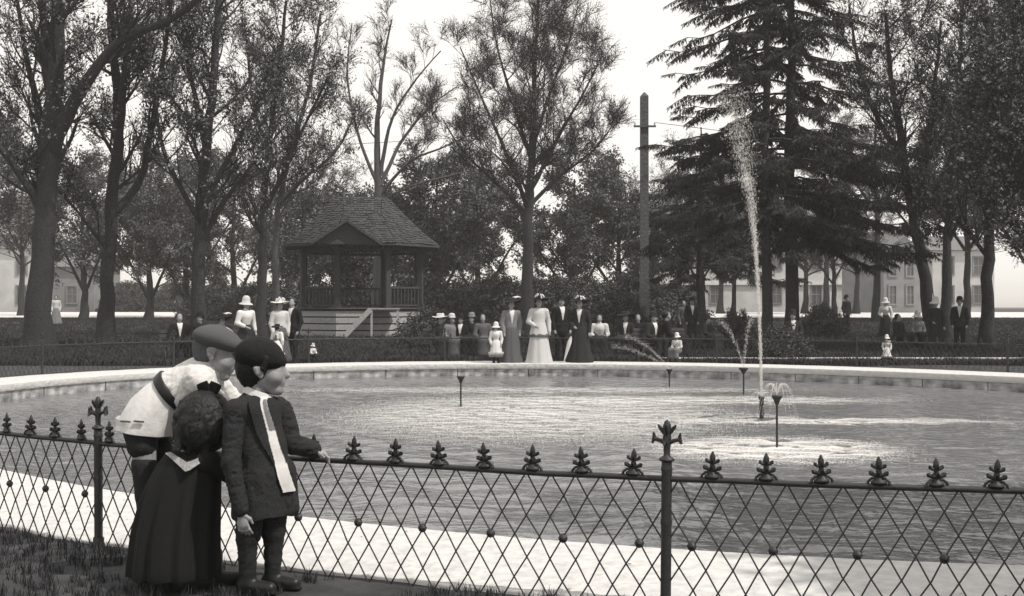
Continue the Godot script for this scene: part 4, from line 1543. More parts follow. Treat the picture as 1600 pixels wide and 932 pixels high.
	# breeches, stockings, boots
	part("trousers", cloth([bone(Vector3(-0.02, 0.56, 0.0), Vector3(-0.02, 0.50, 0.0), 0.12, 0.12), bone(Vector3(-0.05, 0.50, 0.05), Vector3(-0.05, 0.30, 0.06), 0.078, 0.060), bone(Vector3(0.05, 0.50, -0.05), Vector3(0.052, 0.30, -0.05), 0.078, 0.060),
		bone(Vector3(-0.055, 0.30, 0.065), Vector3(-0.055, 0.10, 0.055), 0.052, 0.038), bone(Vector3(0.055, 0.30, -0.05), Vector3(0.05, 0.10, -0.05), 0.052, 0.038)], 0.010, 0.02, 0.006, Vector3(12, 9, 12), 5), M.dark_cloth, o)
	for e in [[-0.055, 0.055], [0.05, -0.05]]:
		part("boot", boot_mesh(Vector3(e[0], 0, e[1]), Vector3(0.9, 0, 0.2)), M.leather, o)

func eyes(body: Node3D, c: Vector3, fw: Vector3, s: float) -> void:
	fw = fw.normalized()
	var rt := fw.cross(Vector3.UP).normalized()
	var up := rt.cross(fw)
	for q in [-1.0, 1.0]:
		var g := Geo.new()
		g.lathe([Vector2(0, 0.007), Vector2(0.006, 0.004), Vector2(0.008, 0), Vector2(0.006, -0.004), Vector2(0, -0.007)], 8, Transform3D(Basis(rt, up, fw).scaled(Vector3.ONE * s), c + (fw * 0.0795 + up * -0.003 + rt * 0.032 * q) * s))
		part("eye", g.mesh(), M.eye, body)
		g = Geo.new()
		g.tube(PackedVector3Array([c + (fw * 0.091 + up * 0.022 + rt * 0.014 * q) * s, c + (fw * 0.090 + up * 0.028 + rt * 0.032 * q) * s, c + (fw * 0.078 + up * 0.022 + rt * 0.050 * q) * s]), PackedFloat32Array([0.004, 0.005, 0.003]), 5)
		part("eyebrow", g.mesh(), M.hair, body)

func visor(g: Geo, c: Vector3, fw: Vector3, w: float, l: float) -> void:
	fw = fw.normalized()
	var rt := fw.cross(Vector3.UP).normalized()
	var up := rt.cross(fw)
	for e in [0.003, -0.003]:
		var rings := []
		for f in 6:
			var t := f / 5.0
			var ring := []
			for s in 13:
				var a := PI * (s / 12.0) - PI / 2.0
				ring.append(c + rt * sin(a) * w * lerpf(1.0, 0.92, t) + fw * (cos(a) * (0.03 + l * t) - 0.02) + up * (e - 0.35 * pow(sin(a), 2.0) * 0.05))
			rings.append(ring)
		g.skin(rings, false)

func boot_mesh(ankle: Vector3, fw: Vector3) -> ArrayMesh:
	fw = fw.normalized()
	return flesh_mesh([bone(ankle + Vector3(0, 0.17, 0), ankle + Vector3(0, 0.07, 0), 0.042, 0.042), bone(ankle + Vector3(0, 0.045, 0) - fw * 0.02, ankle + Vector3(0, 0.035, 0) + fw * 0.12, 0.042, 0.033), bone(ankle + Vector3(0, 0.012, 0) - fw * 0.03, ankle + Vector3(0, 0.012, 0) + fw * 0.13, 0.03, 0.03, Vector3.UP, 0.4)], 0.009, 0.015)

func leaning_boy() -> void:
	var d := 6.5
	var o := thing("person", "boy in white belted tunic and grey tweed cap bending over the fence", "person", at(235, d, 0.0), 0.0, "children at the fence")
	var hc := Vector3(0.370, 1.208, 0.02)
	var fw := Vector3(0.93, -0.36, 0.04)
	var up := Vector3(0.36, 0.93, 0.0)
	var g := Geo.new()
	flesh(g, head_bones(hc, fw, up, 1.10), 0.0045, 0.016)
	var rh := Vector3(0.40, 0.77, 0.02)
	var lh := Vector3(0.46, 0.72, -0.22)
	flesh(g, [bone(Vector3(0.29, 1.08, 0.0), Vector3(0.365, 1.15, 0.01), 0.055, 0.05), bone(Vector3(0.27, 1.05, 0), Vector3(-0.01, 0.86, 0), 0.095, 0.10),
		bone(Vector3(0.31, 1.04, 0.13), Vector3(0.395, 0.93, 0.13), 0.036, 0.032), bone(Vector3(0.395, 0.93, 0.13), rh, 0.032, 0.022),
		bone(Vector3(0.31, 1.04, -0.13), Vector3(0.43, 0.90, -0.16), 0.036, 0.032), bone(Vector3(0.43, 0.90, -0.16), lh, 0.032, 0.022),
		bone(Vector3(-0.02, 0.84, 0.07), Vector3(0.0, 0.47, 0.08), 0.075, 0.05), bone(Vector3(0.0, 0.47, 0.08), Vector3(0.02, 0.07, 0.07), 0.048, 0.032),
		bone(Vector3(-0.02, 0.84, -0.07), Vector3(0.05, 0.47, -0.06), 0.075, 0.05), bone(Vector3(0.05, 0.47, -0.06), Vector3(0.08, 0.07, -0.06), 0.048, 0.032)], 0.012, 0.02)
	flesh(g, hand_bones(rh, Vector3(0.3, -0.8, -0.4), Vector3(0.3, -0.3, -1), Vector3(0.8, 0.3, 0.4), 0.85, 0.8), 0.0035, 0.008)
	flesh(g, hand_bones(lh, Vector3(0.5, -0.8, -0.2), Vector3(-0.6, -0.6, 0), Vector3(0.3, 0.3, 0.8), 0.85, 0.8), 0.0035, 0.008)
	var body := part("body", g.mesh(), M.skin, o)
	eyes(body, hc, fw, 1.10)
	part("hair", flesh_mesh([ball(hc + Vector3(-0.048, 0.026, 0.0), 0.094, Vector3.BACK, 0.88), bone(hc + Vector3(-0.085, -0.02, 0.02), hc + Vector3(-0.08, -0.04, -0.02), 0.040, 0.038)], 0.007, 0.02), M.mid_cloth, o)
	var cap := part("cap", flesh_mesh([ball(hc + Vector3(-0.004, 0.080, 0.01), 0.112, Vector3(0.28, 0.96, 0).normalized(), 0.58), bone(hc + Vector3(-0.035, 0.074, 0.01), hc + Vector3(0.04, 0.052, 0.01), 0.104, 0.096, Vector3(0.28, 0.96, 0).normalized(), 0.52), ball(hc + Vector3(0.02, 0.152, 0.01), 0.012)], 0.007, 0.03), M.tweed, o)
	var v := Geo.new()
	visor(v, hc + Vector3(0.086, 0.040, 0.01), Vector3(0.93, -0.36, 0.05), 0.08, 0.050)
	part("visor", v.mesh(), M.tweed, cap)
	# tunic: blouse above the belt, flared skirt below it
	var blouse := [
		bone(Vector3(0.285, 1.065, 0.115), Vector3(0.285, 1.065, -0.115), 0.078, 0.075),
		bone(Vector3(0.26, 1.055, 0.0), Vector3(0.125, 1.005, 0.0), 0.125, 0.108), ball(Vector3(0.20, 0.995, 0.03), 0.105), bone(Vector3(0.31, 1.1, 0.0), Vector3(0.335, 1.12, 0.0), 0.075, 0.068),
		bone(Vector3(0.315, 1.045, 0.135), Vector3(0.395, 0.935, 0.14), 0.062, 0.052), bone(Vector3(0.395, 0.935, 0.14), Vector3(0.415, 0.855, 0.09), 0.050, 0.042),
		bone(Vector3(0.315, 1.045, -0.135), Vector3(0.43, 0.905, -0.16), 0.060, 0.05), bone(Vector3(0.43, 0.905, -0.16), Vector3(0.452, 0.80, -0.2), 0.048, 0.04)]
	var tn := part("tunic", cloth(blouse, 0.009, 0.028, 0.006, Vector3(9, 7, 9), 31), M.white_cloth, o)
	var across := Vector3(0.62, -0.78, 0).normalized()
	var rings := []
	for e in [[0.108, 0.990, 0.108, 0.125, 0.2], [0.07, 0.950, 0.124, 0.145, 0.5], [0.025, 0.895, 0.142, 0.165, 0.8], [-0.008, 0.835, 0.148, 0.175, 1.0], [-0.025, 0.785, 0.154, 0.185, 1.2], [-0.026, 0.781, 0.146, 0.177, 1.2], [-0.03, 0.83, 0.150, 0.168, 1.0]]:
		var tl: Vector3 = across.lerp(Vector3(0.98, -0.14, 0), clampf((0.99 - e[1]) / 0.19, 0.0, 1.0)).normalized()
		rings.append([Vector3(e[0], e[1], 0.0), e[2], e[3], tl, Vector3.BACK, e[4]])
	part("tunic_skirt", loft(rings, 48, 0.022, 7, 2), M.white_cloth, tn)
	rings = []
	for e in [[0.133, 1.016, 0.106, 0.120], [0.131, 1.014, 0.122, 0.140], [0.100, 0.980, 0.124, 0.144], [0.098, 0.978, 0.106, 0.122]]:
		rings.append([Vector3(e[0], e[1], 0.0), e[2], e[3], across, Vector3.BACK, 0.0])
	part("belt", loft(rings, 28, 0.0, 1), M.leather, o)
	for x in [-0.075, -0.005]:
		g = Geo.new()
		g.box(Transform3D(Basis(Vector3.BACK, -0.08), Vector3(x, 0.855, 0.186)), Vector3(0.050, 0.009, 0.012))
		part("pocket_trim", g.mesh(), M.mid_cloth, tn)
	part("breeches", cloth([bone(Vector3(-0.03, 0.80, 0.07), Vector3(-0.02, 0.72, 0.08), 0.085, 0.076), bone(Vector3(-0.02, 0.80, -0.07), Vector3(0.02, 0.68, -0.06), 0.085, 0.076), bone(Vector3(-0.03, 0.80, 0.05), Vector3(-0.03, 0.80, -0.05), 0.09, 0.09)], 0.010, 0.02, 0.005, Vector3(12, 8, 12), 3), M.dark_cloth, o)
	part("stockings", flesh_mesh([bone(Vector3(-0.010, 0.62, 0.08), Vector3(0.0, 0.46, 0.08), 0.066, 0.055), bone(Vector3(0.0, 0.46, 0.08), Vector3(0.02, 0.08, 0.07), 0.054, 0.038), bone(Vector3(0.035, 0.62, -0.06), Vector3(0.05, 0.46, -0.06), 0.066, 0.055), bone(Vector3(0.05, 0.46, -0.06), Vector3(0.08, 0.08, -0.06), 0.054, 0.038)], 0.011, 0.015), M.dark_cloth, o)
	for e in [[0.02, 0.07], [0.08, -0.06]]:
		part("boot", boot_mesh(Vector3(e[0], 0, e[1]), Vector3(0.8, 0, -0.5)), M.leather, o)

func small_girl() -> void:
	var d := 6.28
	var o := thing("person", "small child in black dress, bushy dark hair with bow, pale collar", "person", at(285, d, 0.0), 0.0, "children at the fence")
	var hc := Vector3(0.135, 0.855, 0.0)
	var fw := Vector3(0.75, -0.35, -0.55)
	var g := Geo.new()
	flesh(g, head_bones(hc, fw, Vector3.UP, 1.02), 0.0055, 0.016)
	var rh := Vector3(0.30, 0.60, -0.12)
	var lh := Vector3(0.22, 0.60, -0.30)
	flesh(g, [bone(Vector3(0.07, 0.68, 0.03), Vector3(0.11, 0.78, 0.01), 0.05, 0.045), bone(Vector3(0.06, 0.66, 0.03), Vector3(0.0, 0.42, 0.03), 0.09, 0.095),
		bone(Vector3(0.14, 0.66, 0.10), Vector3(0.27, 0.58, 0.03), 0.034, 0.03), bone(Vector3(0.27, 0.58, 0.03), rh, 0.03, 0.021), bone(Vector3(0.0, 0.66, -0.08), Vector3(0.12, 0.57, -0.2), 0.034, 0.03), bone(Vector3(0.12, 0.57, -0.2), lh, 0.03, 0.021),
		bone(Vector3(-0.03, 0.42, 0.08), Vector3(0.04, 0.06, 0.08), 0.06, 0.032), bone(Vector3(0.06, 0.42, -0.06), Vector3(0.16, 0.06, -0.03), 0.06, 0.032)], 0.012, 0.02)
	flesh(g, hand_bones(rh, Vector3(0.5, 0.2, -0.8), Vector3(0, -1, 0), Vector3(-0.8, 0, -0.5), 0.7, 0.8), 0.0035, 0.008)
	flesh(g, hand_bones(lh, Vector3(0.5, 0.2, -0.8), Vector3(0, -1, 0), Vector3(0.8, 0, 0.5), 0.7, 0.8), 0.0035, 0.008)
	part("body", g.mesh(), M.skin, o)
	# bushy hair: a mass of thick locks
	var locks := [ball(hc + Vector3(-0.015, 0.03, 0.03), 0.138), ball(hc + Vector3(-0.03, -0.03, 0.045), 0.132), ball(hc + Vector3(0.03, -0.02, 0.05), 0.115)]
	for k in 46:
		var a := TAU * k * 0.381966
		var e := lerpf(1.2, -0.75, k / 45.0)
		var dir := Vector3(cos(a) * cos(e), sin(e), sin(a) * cos(e))
		if dir.dot(fw.normalized()) > 0.45:
			continue
		var p := hc + Vector3(-0.03, 0.01, 0.035) + dir * 0.118
		var q := p + dir * 0.012 + Vector3(rnd(-0.02, 0.02), -rnd(0.05, 0.10), rnd(-0.02, 0.02))
		locks.append(bone(p, q, rnd(0.022, 0.032), rnd(0.010, 0.018)))
	part("hair", cloth(locks, 0.007, 0.012, 0.006, Vector3(26, 9, 26), 6), M.hair, o)
	# bow on the crown
	g = Geo.new()
	for s in [-1.0, 1.0]:
		var rings := []
		for f in 6:
			var t := f / 5.0
			var c := hc + Vector3(0.01, 0.115, 0.03) + Vector3(0.35 * s + 0.05, 0.85, 0.2).normalized() * 0.10 * t
			var w := lerpf(0.010, 0.042, pow(t, 0.7)) * (1.0 if f < 5 else 0.8)
			var ring := []
			for q in 10:
				var a := TAU * q / 10.0
				ring.append(c + Vector3(0.85, -0.35 * s, 0.3).normalized() * cos(a) * w + Vector3(-0.2, 0, 1).normalized() * sin(a) * w * 0.4)
			rings.append(ring)
		g.skin(rings)
	g.lathe([Vector2(0, 0.02), Vector2(0.016, 0.012), Vector2(0.018, 0), Vector2(0.016, -0.012), Vector2(0, -0.02)], 10, Transform3D(Basis.IDENTITY, hc + Vector3(0.01, 0.118, 0.03)))
	part("bow", g.mesh(), M.black_cloth, o)
	# dress
	var rings2 := []
	for e in [[0.07, 0.715, 0.07, 0.08, 0.0], [0.06, 0.70, 0.135, 0.10, 0.0], [0.045, 0.64, 0.165, 0.125, 0.2], [0.02, 0.55, 0.185, 0.14, 0.4], [0.0, 0.45, 0.20, 0.155, 0.8], [-0.02, 0.30, 0.215, 0.18, 1.0], [-0.03, 0.12, 0.225, 0.195, 1.2], [-0.03, 0.075, 0.226, 0.196, 1.2], [-0.03, 0.078, 0.215, 0.186, 1.2], [-0.02, 0.2, 0.2, 0.17, 1.0]]:
		rings2.append([Vector3(e[0], e[1], 0.03), e[2], e[3], Vector3.RIGHT, Vector3.BACK, e[4]])
	var dress := part("dress", loft(rings2, 88, 0.05, 11, 1), M.black_cloth, o)
	part("sleeves", flesh_mesh([bone(Vector3(0.15, 0.665, 0.10), Vector3(0.27, 0.585, 0.03), 0.062, 0.048), bone(Vector3(0.27, 0.585, 0.03), rh, 0.046, 0.034), bone(Vector3(-0.01, 0.665, -0.07), Vector3(0.12, 0.575, -0.2), 0.062, 0.048), bone(Vector3(0.12, 0.575, -0.2), lh, 0.046, 0.034)], 0.010, 0.02), M.black_cloth, dress)
	# pale sailor collar, pointed at the back
	g = Geo.new()
	var r0 := []
	var r1 := []
	for k in 13:
		var t := k / 12.0
		var x := lerpf(-0.075, 0.170, t)
		var dip := 1.0 - absf(t - 0.52) / 0.52
		r0.append(Vector3(x * 0.85 + 0.03, 0.715 - 0.045 * dip, 0.105 + 0.075 * dip))
		r1.append(Vector3(x + 0.02, 0.710 - 0.088 * dip, 0.120 + 0.075 * dip))
	g.skin([r0, r1], false)
	part("collar", g.mesh(), M.collar_cloth, dress)
	part("stockings", flesh_mesh([bone(Vector3(-0.01, 0.30, 0.08), Vector3(0.04, 0.08, 0.08), 0.05, 0.036), bone(Vector3(0.09, 0.30, -0.06), Vector3(0.16, 0.08, -0.03), 0.05, 0.036)], 0.011, 0.01), M.black_cloth, o)
	for e in [[0.04, 0.08], [0.16, -0.03]]:
		part("boot", boot_mesh(Vector3(e[0], 0, e[1]), Vector3(0.8, 0, -0.5)), M.leather, o)

# ---- people at a distance: figure facing +z, 1.7 m tall ----------------------------
func far_mesh(key: String) -> Mesh:
	if cache.has(key):
		return cache[key]
	var g := Geo.new()
	var cell := 0.022
	var arms := {"a": [[Vector3(-0.19, 1.36, 0), Vector3(-0.25, 1.08, -0.02), Vector3(-0.22, 0.84, 0.08)], [Vector3(0.19, 1.36, 0), Vector3(0.25, 1.08, -0.02), Vector3(0.22, 0.84, 0.08)]],
		"b": [[Vector3(-0.19, 1.36, 0), Vector3(-0.27, 1.09, -0.01), Vector3(-0.12, 0.98, 0.2)], [Vector3(0.19, 1.36, 0), Vector3(0.26, 1.08, -0.03), Vector3(0.27, 0.84, 0.06)]]}
	var pose := key.get_slice(":", 1)
	var seated := pose == "s"
	var dy := -0.43 if seated else 0.0
	var A: Array = arms["b" if pose == "b" else "a"]
	if seated:
		A = [[Vector3(-0.19, 1.36, 0), Vector3(-0.25, 1.10, 0.04), Vector3(-0.10, 0.98, 0.26)], [Vector3(0.19, 1.36, 0), Vector3(0.25, 1.10, 0.04), Vector3(0.10, 0.98, 0.26)]]
	var up := Vector3(0, dy, 0)
	var hip := [Vector3(-0.09, 0.92, 0) + up, Vector3(0.09, 0.92, 0) + up]
	var knee := [Vector3(-0.12, 0.50, 0.44), Vector3(0.12, 0.50, 0.44)] if seated else [Vector3(-0.10, 0.5, 0.02), Vector3(0.10, 0.5, 0.02)]
	var foot := [Vector3(-0.12, 0.08, 0.42), Vector3(0.12, 0.08, 0.40)] if seated else [Vector3(-0.11, 0.08, -0.01), Vector3(0.11, 0.08, 0.03)]
	match key.get_slice(":", 0):
		"body":
			flesh(g, head_bones(Vector3(0, 1.575, 0.01) + up, Vector3(0, 0, 1), Vector3.UP, 0.98), 0.014, 0.016)
			var bones := [bone(Vector3(0, 1.36, -0.01) + up, Vector3(0, 1.50, 0) + up, 0.055, 0.05), bone(Vector3(0, 1.30, 0) + up, Vector3(0, 0.95, 0) + up, 0.13, 0.13, Vector3.BACK, 0.7), bone(Vector3(-0.15, 1.36, 0) + up, Vector3(0.15, 1.36, 0) + up, 0.05, 0.05)]
			for q in 2:
				bones.append(bone(A[q][0] + up, A[q][1] + up, 0.045, 0.038)); bones.append(bone(A[q][1] + up, A[q][2] + up, 0.036, 0.026))
				var hd: Vector3 = (A[q][2] - A[q][1]).normalized()
				bones.append(bone(A[q][2] + up + hd * 0.03, A[q][2] + up + hd * 0.11, 0.034, 0.028)); bones.append(bone(A[q][2] + up + hd * 0.03, A[q][2] + up + hd * 0.08 + Vector3(0.03 * (1 - 2 * q), 0, 0.02), 0.015, 0.012))
				bones.append(bone(hip[q], knee[q], 0.08, 0.055)); bones.append(bone(knee[q], foot[q], 0.052, 0.035)); bones.append(bone(foot[q] + Vector3(0, -0.04, 0), foot[q] + Vector3(0, -0.045, 0.14), 0.035, 0.03))
			flesh(g, bones, cell, 0.03)
		"coat":
			var bones := [bone(Vector3(-0.15, 1.365, 0) + up, Vector3(0.15, 1.365, 0) + up, 0.075, 0.075), bone(Vector3(0, 1.28, 0) + up, Vector3(0, 1.06, 0) + up, 0.175, 0.155, Vector3.BACK, 0.75), bone(Vector3(0, 1.04, 0) + up, Vector3(0, 0.80 if not seated else 0.95, 0.0) + up, 0.16, 0.20, Vector3.BACK, 0.8)]
			for q in 2:
				bones.append(bone(A[q][0] + up, A[q][1] + up, 0.072, 0.062)); bones.append(bone(A[q][1] + up, A[q][2] + up, 0.06, 0.045))
			flesh(g, bones, cell, 0.035)
		"blouse":      # short, nipped at the waist, full sleeves
			var bones := [bone(Vector3(-0.13, 1.365, 0) + up, Vector3(0.13, 1.365, 0) + up, 0.075, 0.075), bone(Vector3(0, 1.27, 0.03) + up, Vector3(0, 1.08, 0.0) + up, 0.165, 0.12, Vector3.BACK, 0.8), bone(Vector3(0, 1.38, 0) + up, Vector3(0, 1.46, 0) + up, 0.07, 0.06)]
			for q in 2:
				bones.append(bone(A[q][0] + up, A[q][1] + up, 0.085, 0.068)); bones.append(bone(A[q][1] + up, A[q][1].lerp(A[q][2], 0.75) + up, 0.07, 0.055))
			flesh(g, bones, cell, 0.03)
		"trousers":
			var bones := [bone(Vector3(-0.05, 0.95, 0) + up, Vector3(0.05, 0.95, 0) + up, 0.14, 0.14)]
			for q in 2:
				bones.append(bone(hip[q], knee[q], 0.105, 0.082)); bones.append(bone(knee[q], foot[q] + Vector3(0, 0.02, 0), 0.08, 0.065))
			flesh(g, bones, cell, 0.03)
		"lap":         # seated skirt
			var bones := [bone(hip[0], hip[1], 0.17, 0.17)]
			for q in 2:
				bones.append(bone(hip[q], knee[q], 0.15, 0.14)); bones.append(bone(knee[q], foot[q] + Vector3(0, 0.04, 0), 0.15, 0.17))
			bones.append(bone(knee[0], knee[1], 0.13, 0.13)); bones.append(bone(foot[0] + Vector3(0, 0.06, 0), foot[1] + Vector3(0, 0.06, 0), 0.16, 0.16))
			flesh(g, bones, cell * 1.2, 0.05)
		"shoes":
			for q in 2:
				flesh(g, [bone(foot[q] + Vector3(0, 0.03, 0), foot[q], 0.05, 0.052), bone(foot[q] + Vector3(0, -0.035, 0), foot[q] + Vector3(0, -0.04, 0.16), 0.05, 0.042)], cell, 0.02)
		"front":
			var tb := [bone(Vector3(-0.15, 1.365, 0) + up, Vector3(0.15, 1.365, 0) + up, 0.075, 0.075), bone(Vector3(0, 1.28, 0) + up, Vector3(0, 1.06, 0) + up, 0.175, 0.155, Vector3.BACK, 0.75)]
			cache[key] = shell(tb, 0.012, 0.014, 0.035, func(p: Vector3) -> bool: return p.z > 0.0 and absf(p.x) < 0.012 + 0.19 * (p.y - dy - 1.12) and p.y - dy < 1.45)
			return cache[key]
		"hair":
			flesh(g, [ball(Vector3(0, 1.622, -0.042) + up, 0.104), ball(Vector3(0, 1.57, -0.08) + up, 0.065), bone(Vector3(-0.07, 1.61, -0.02) + up, Vector3(0.07, 1.61, -0.02) + up, 0.042, 0.042)], 0.016, 0.02)
		"bowler":
			g.lathe([Vector2(0.15, 0.005), Vector2(0.155, 0.012), Vector2(0.11, 0.012), Vector2(0.108, 0.07), Vector2(0.095, 0.12), Vector2(0.05, 0.145), Vector2(0, 0.15)], 16, Transform3D(Basis.IDENTITY, Vector3(0, 1.635, 0) + up), 0.9, 1.0)
		"cloche":      # tall soft crown, drooping brim
			g.lathe([Vector2(0.19, -0.035), Vector2(0.195, -0.03), Vector2(0.115, 0.02), Vector2(0.11, 0.10), Vector2(0.095, 0.16), Vector2(0.05, 0.20), Vector2(0, 0.205)], 16, Transform3D(Basis(Vector3.RIGHT, 0.12), Vector3(0, 1.635, 0) + up))
		"wide":
			var rings := []
			for e in [[0.09, 0.0], [0.26, 0.0], [0.27, 0.008], [0.20, 0.018], [0.125, 0.02], [0.12, 0.08], [0.10, 0.12], [0.0, 0.125]]:
				var ring := []
				for s in 22:
					var a := TAU * s / 22.0
					ring.append(Vector3(cos(a) * e[0], 1.66 + e[1] + dy + (0.03 * sin(a * 2.0 + 0.7) + 0.02 * sin(a)) * e[0] / 0.27, sin(a) * e[0] * 0.9))
				rings.append(ring)
			g.skin(rings)
		"flowers":
			var r := RandomNumberGenerator.new()
			r.seed = 8
			for q in 9:
				var a := r.randf_range(-0.6, 2.6)
				var c := Vector3(cos(a) * 0.12, 1.735 + r.randf_range(-0.02, 0.06) + dy, sin(a) * 0.10)
				for e in 5:
					var b := TAU * e / 5.0
					var nrm := Vector3(cos(a), 0.6, sin(a)).normalized()
					var s1 := nrm.cross(Vector3.UP).normalized()
					var s2 := s1.cross(nrm)
					var dirp := (s1 * cos(b) + s2 * sin(b))
					g.quad(c, c + dirp * 0.03 + nrm * 0.02 + s1 * 0.012, c + dirp * 0.055 + nrm * 0.012, c + dirp * 0.03 + nrm * 0.02 - s1 * 0.012)
				g.lathe([Vector2(0, 0.03), Vector2(0.025, 0.015), Vector2(0.03, 0), Vector2(0.02, -0.02), Vector2(0, -0.03)], 6, Transform3D(Basis.IDENTITY, c))
		"plume":
			g.tube(PackedVector3Array([Vector3(-0.06, 1.70 + dy, 0.05), Vector3(0.05, 1.77 + dy, 0.04), Vector3(0.17, 1.80 + dy, 0), Vector3(0.27, 1.79 + dy, -0.05)]), PackedFloat32Array([0.012, 0.035, 0.03, 0.006]), 7)
		"upright_plume":
			g.tube(PackedVector3Array([Vector3(-0.07, 1.70 + dy, 0.05), Vector3(-0.09, 1.82 + dy, 0.04), Vector3(-0.075, 1.94 + dy, 0)]), PackedFloat32Array([0.02, 0.022, 0.006]), 6)
	cache[key] = g.mesh()
	return cache[key]

func skirt_mesh(key: String, long: float, wide: float) -> Mesh:
	if cache.has(key):
		return cache[key]
	var rings := []
	for e in [[1.06, 0.115, 0.0], [1.0, 0.165, 0.1], [0.88, 0.205, 0.4], [0.6, 0.25, 0.8], [0.3, 0.30, 1.0], [long, wide, 1.3], [long, wide - 0.02, 1.3], [0.3, 0.27, 1.0]]:
		rings.append([Vector3(0, e[0], -0.01), e[1], e[1] * 0.86, Vector3.RIGHT, Vector3.BACK, e[2]])
	cache[key] = loft(rings, 44, 0.035, 9, 1)
	return cache[key]

# spec: px, d, tall (m without hat), yaw, pose a/b/s, style, top, bottom, hat, hat material, extras
func figure(label: String, px: float, d: float, tall: float, yaw: float, pose: String, style: String, top: Material, bottom: Material, hat := "", hat_m: Material = null, extra := [], group := "people beyond the pool") -> Node3D:
	var o := thing("person", label, "person", at(px, d, rise(d) - 0.005), yaw, group)
	var s := tall / 1.7
	var x := Transform3D(Basis.IDENTITY.scaled(Vector3.ONE * s), Vector3.ZERO)
	part("body", far_mesh("body:" + pose), M.skin, o, x)
	part("hair", far_mesh("hair:" + ("s" if pose == "s" else "a")), M.hair, o, x)
	var up_key := "coat" if style in ["suit", "coat"] else "blouse"
	part("coat" if up_key == "coat" else "blouse", far_mesh(up_key + ":" + pose), top, o, x)
	if style == "suit":
		part("trousers", far_mesh("trousers:" + ("s" if pose == "s" else "a")), bottom, o, x)
	elif pose == "s":
		part("skirt", far_mesh("lap:s"), bottom, o, x)
	elif style == "child":
		part("skirt", skirt_mesh("skirt_short", 0.52, 0.33), bottom, o, x)
	else:
		part("skirt", skirt_mesh("skirt_long", 0.03, 0.36), bottom, o, x)
	part("shoes", far_mesh("shoes:" + ("s" if pose == "s" else "a")), M.leather, o, x)
	var hp := "s" if pose == "s" else "a"
	var hat_node: Node3D = null
	if hat != "":
		hat_node = part("hat", far_mesh(hat + ":" + hp), hat_m, o, x)
	for e in extra:
		if e == "front":
			part("shirt_front", far_mesh("front:" + hp), M.white_cloth, o, x)
		elif e == "stockings":
			part("stockings", far_mesh("trousers:a"), M.dark_cloth, o, Transform3D(Basis.IDENTITY.scaled(Vector3(s * 0.85, s * 0.62, s * 0.85)), Vector3.ZERO))
		elif hat_node:
			part("hat_trim", far_mesh(e + ":" + hp), M.white_cloth, hat_node)
	return o

func bench(label: String, px: float, d: float, yaw: float, wide: float) -> void:
	var o := thing("park_bench", label, "bench", at(px, d, rise(d)), yaw, "park benches")
	var g := Geo.new()
	g.bx(Vector3.ZERO, Vector3(wide, 0.03, 0.09))
	var slat := g.mesh()
	for k in 4:
		part("seat_slat", slat, M.wood_dark, o, Transform3D(Basis.IDENTITY, Vector3(0, 0.40, -0.12 + k * 0.105)))
	for k in 3:
		part("back_slat", slat, M.wood_dark, o, Transform3D(Basis(Vector3.RIGHT, PI / 2.0 - 0.2), Vector3(0, 0.55 + k * 0.12, -0.20 - k * 0.025)))
	g = Geo.new()
	g.tube(PackedVector3Array([Vector3(0, 0, 0.22), Vector3(0, 0.38, 0.18), Vector3(0, 0.38, -0.18), Vector3(0, 0.82, -0.27)]), PackedFloat32Array([0.02, 0.02, 0.02, 0.018]), 6)
	g.tube(PackedVector3Array([Vector3(0, 0, -0.26), Vector3(0, 0.38, -0.18)]), PackedFloat32Array([0.02, 0.02]), 6)
	var leg := g.mesh()
	for q in [-0.42, 0.0, 0.42]:
		part("leg_frame", leg, M.iron, o, Transform3D(Basis.IDENTITY, Vector3(q * wide, 0, 0)))

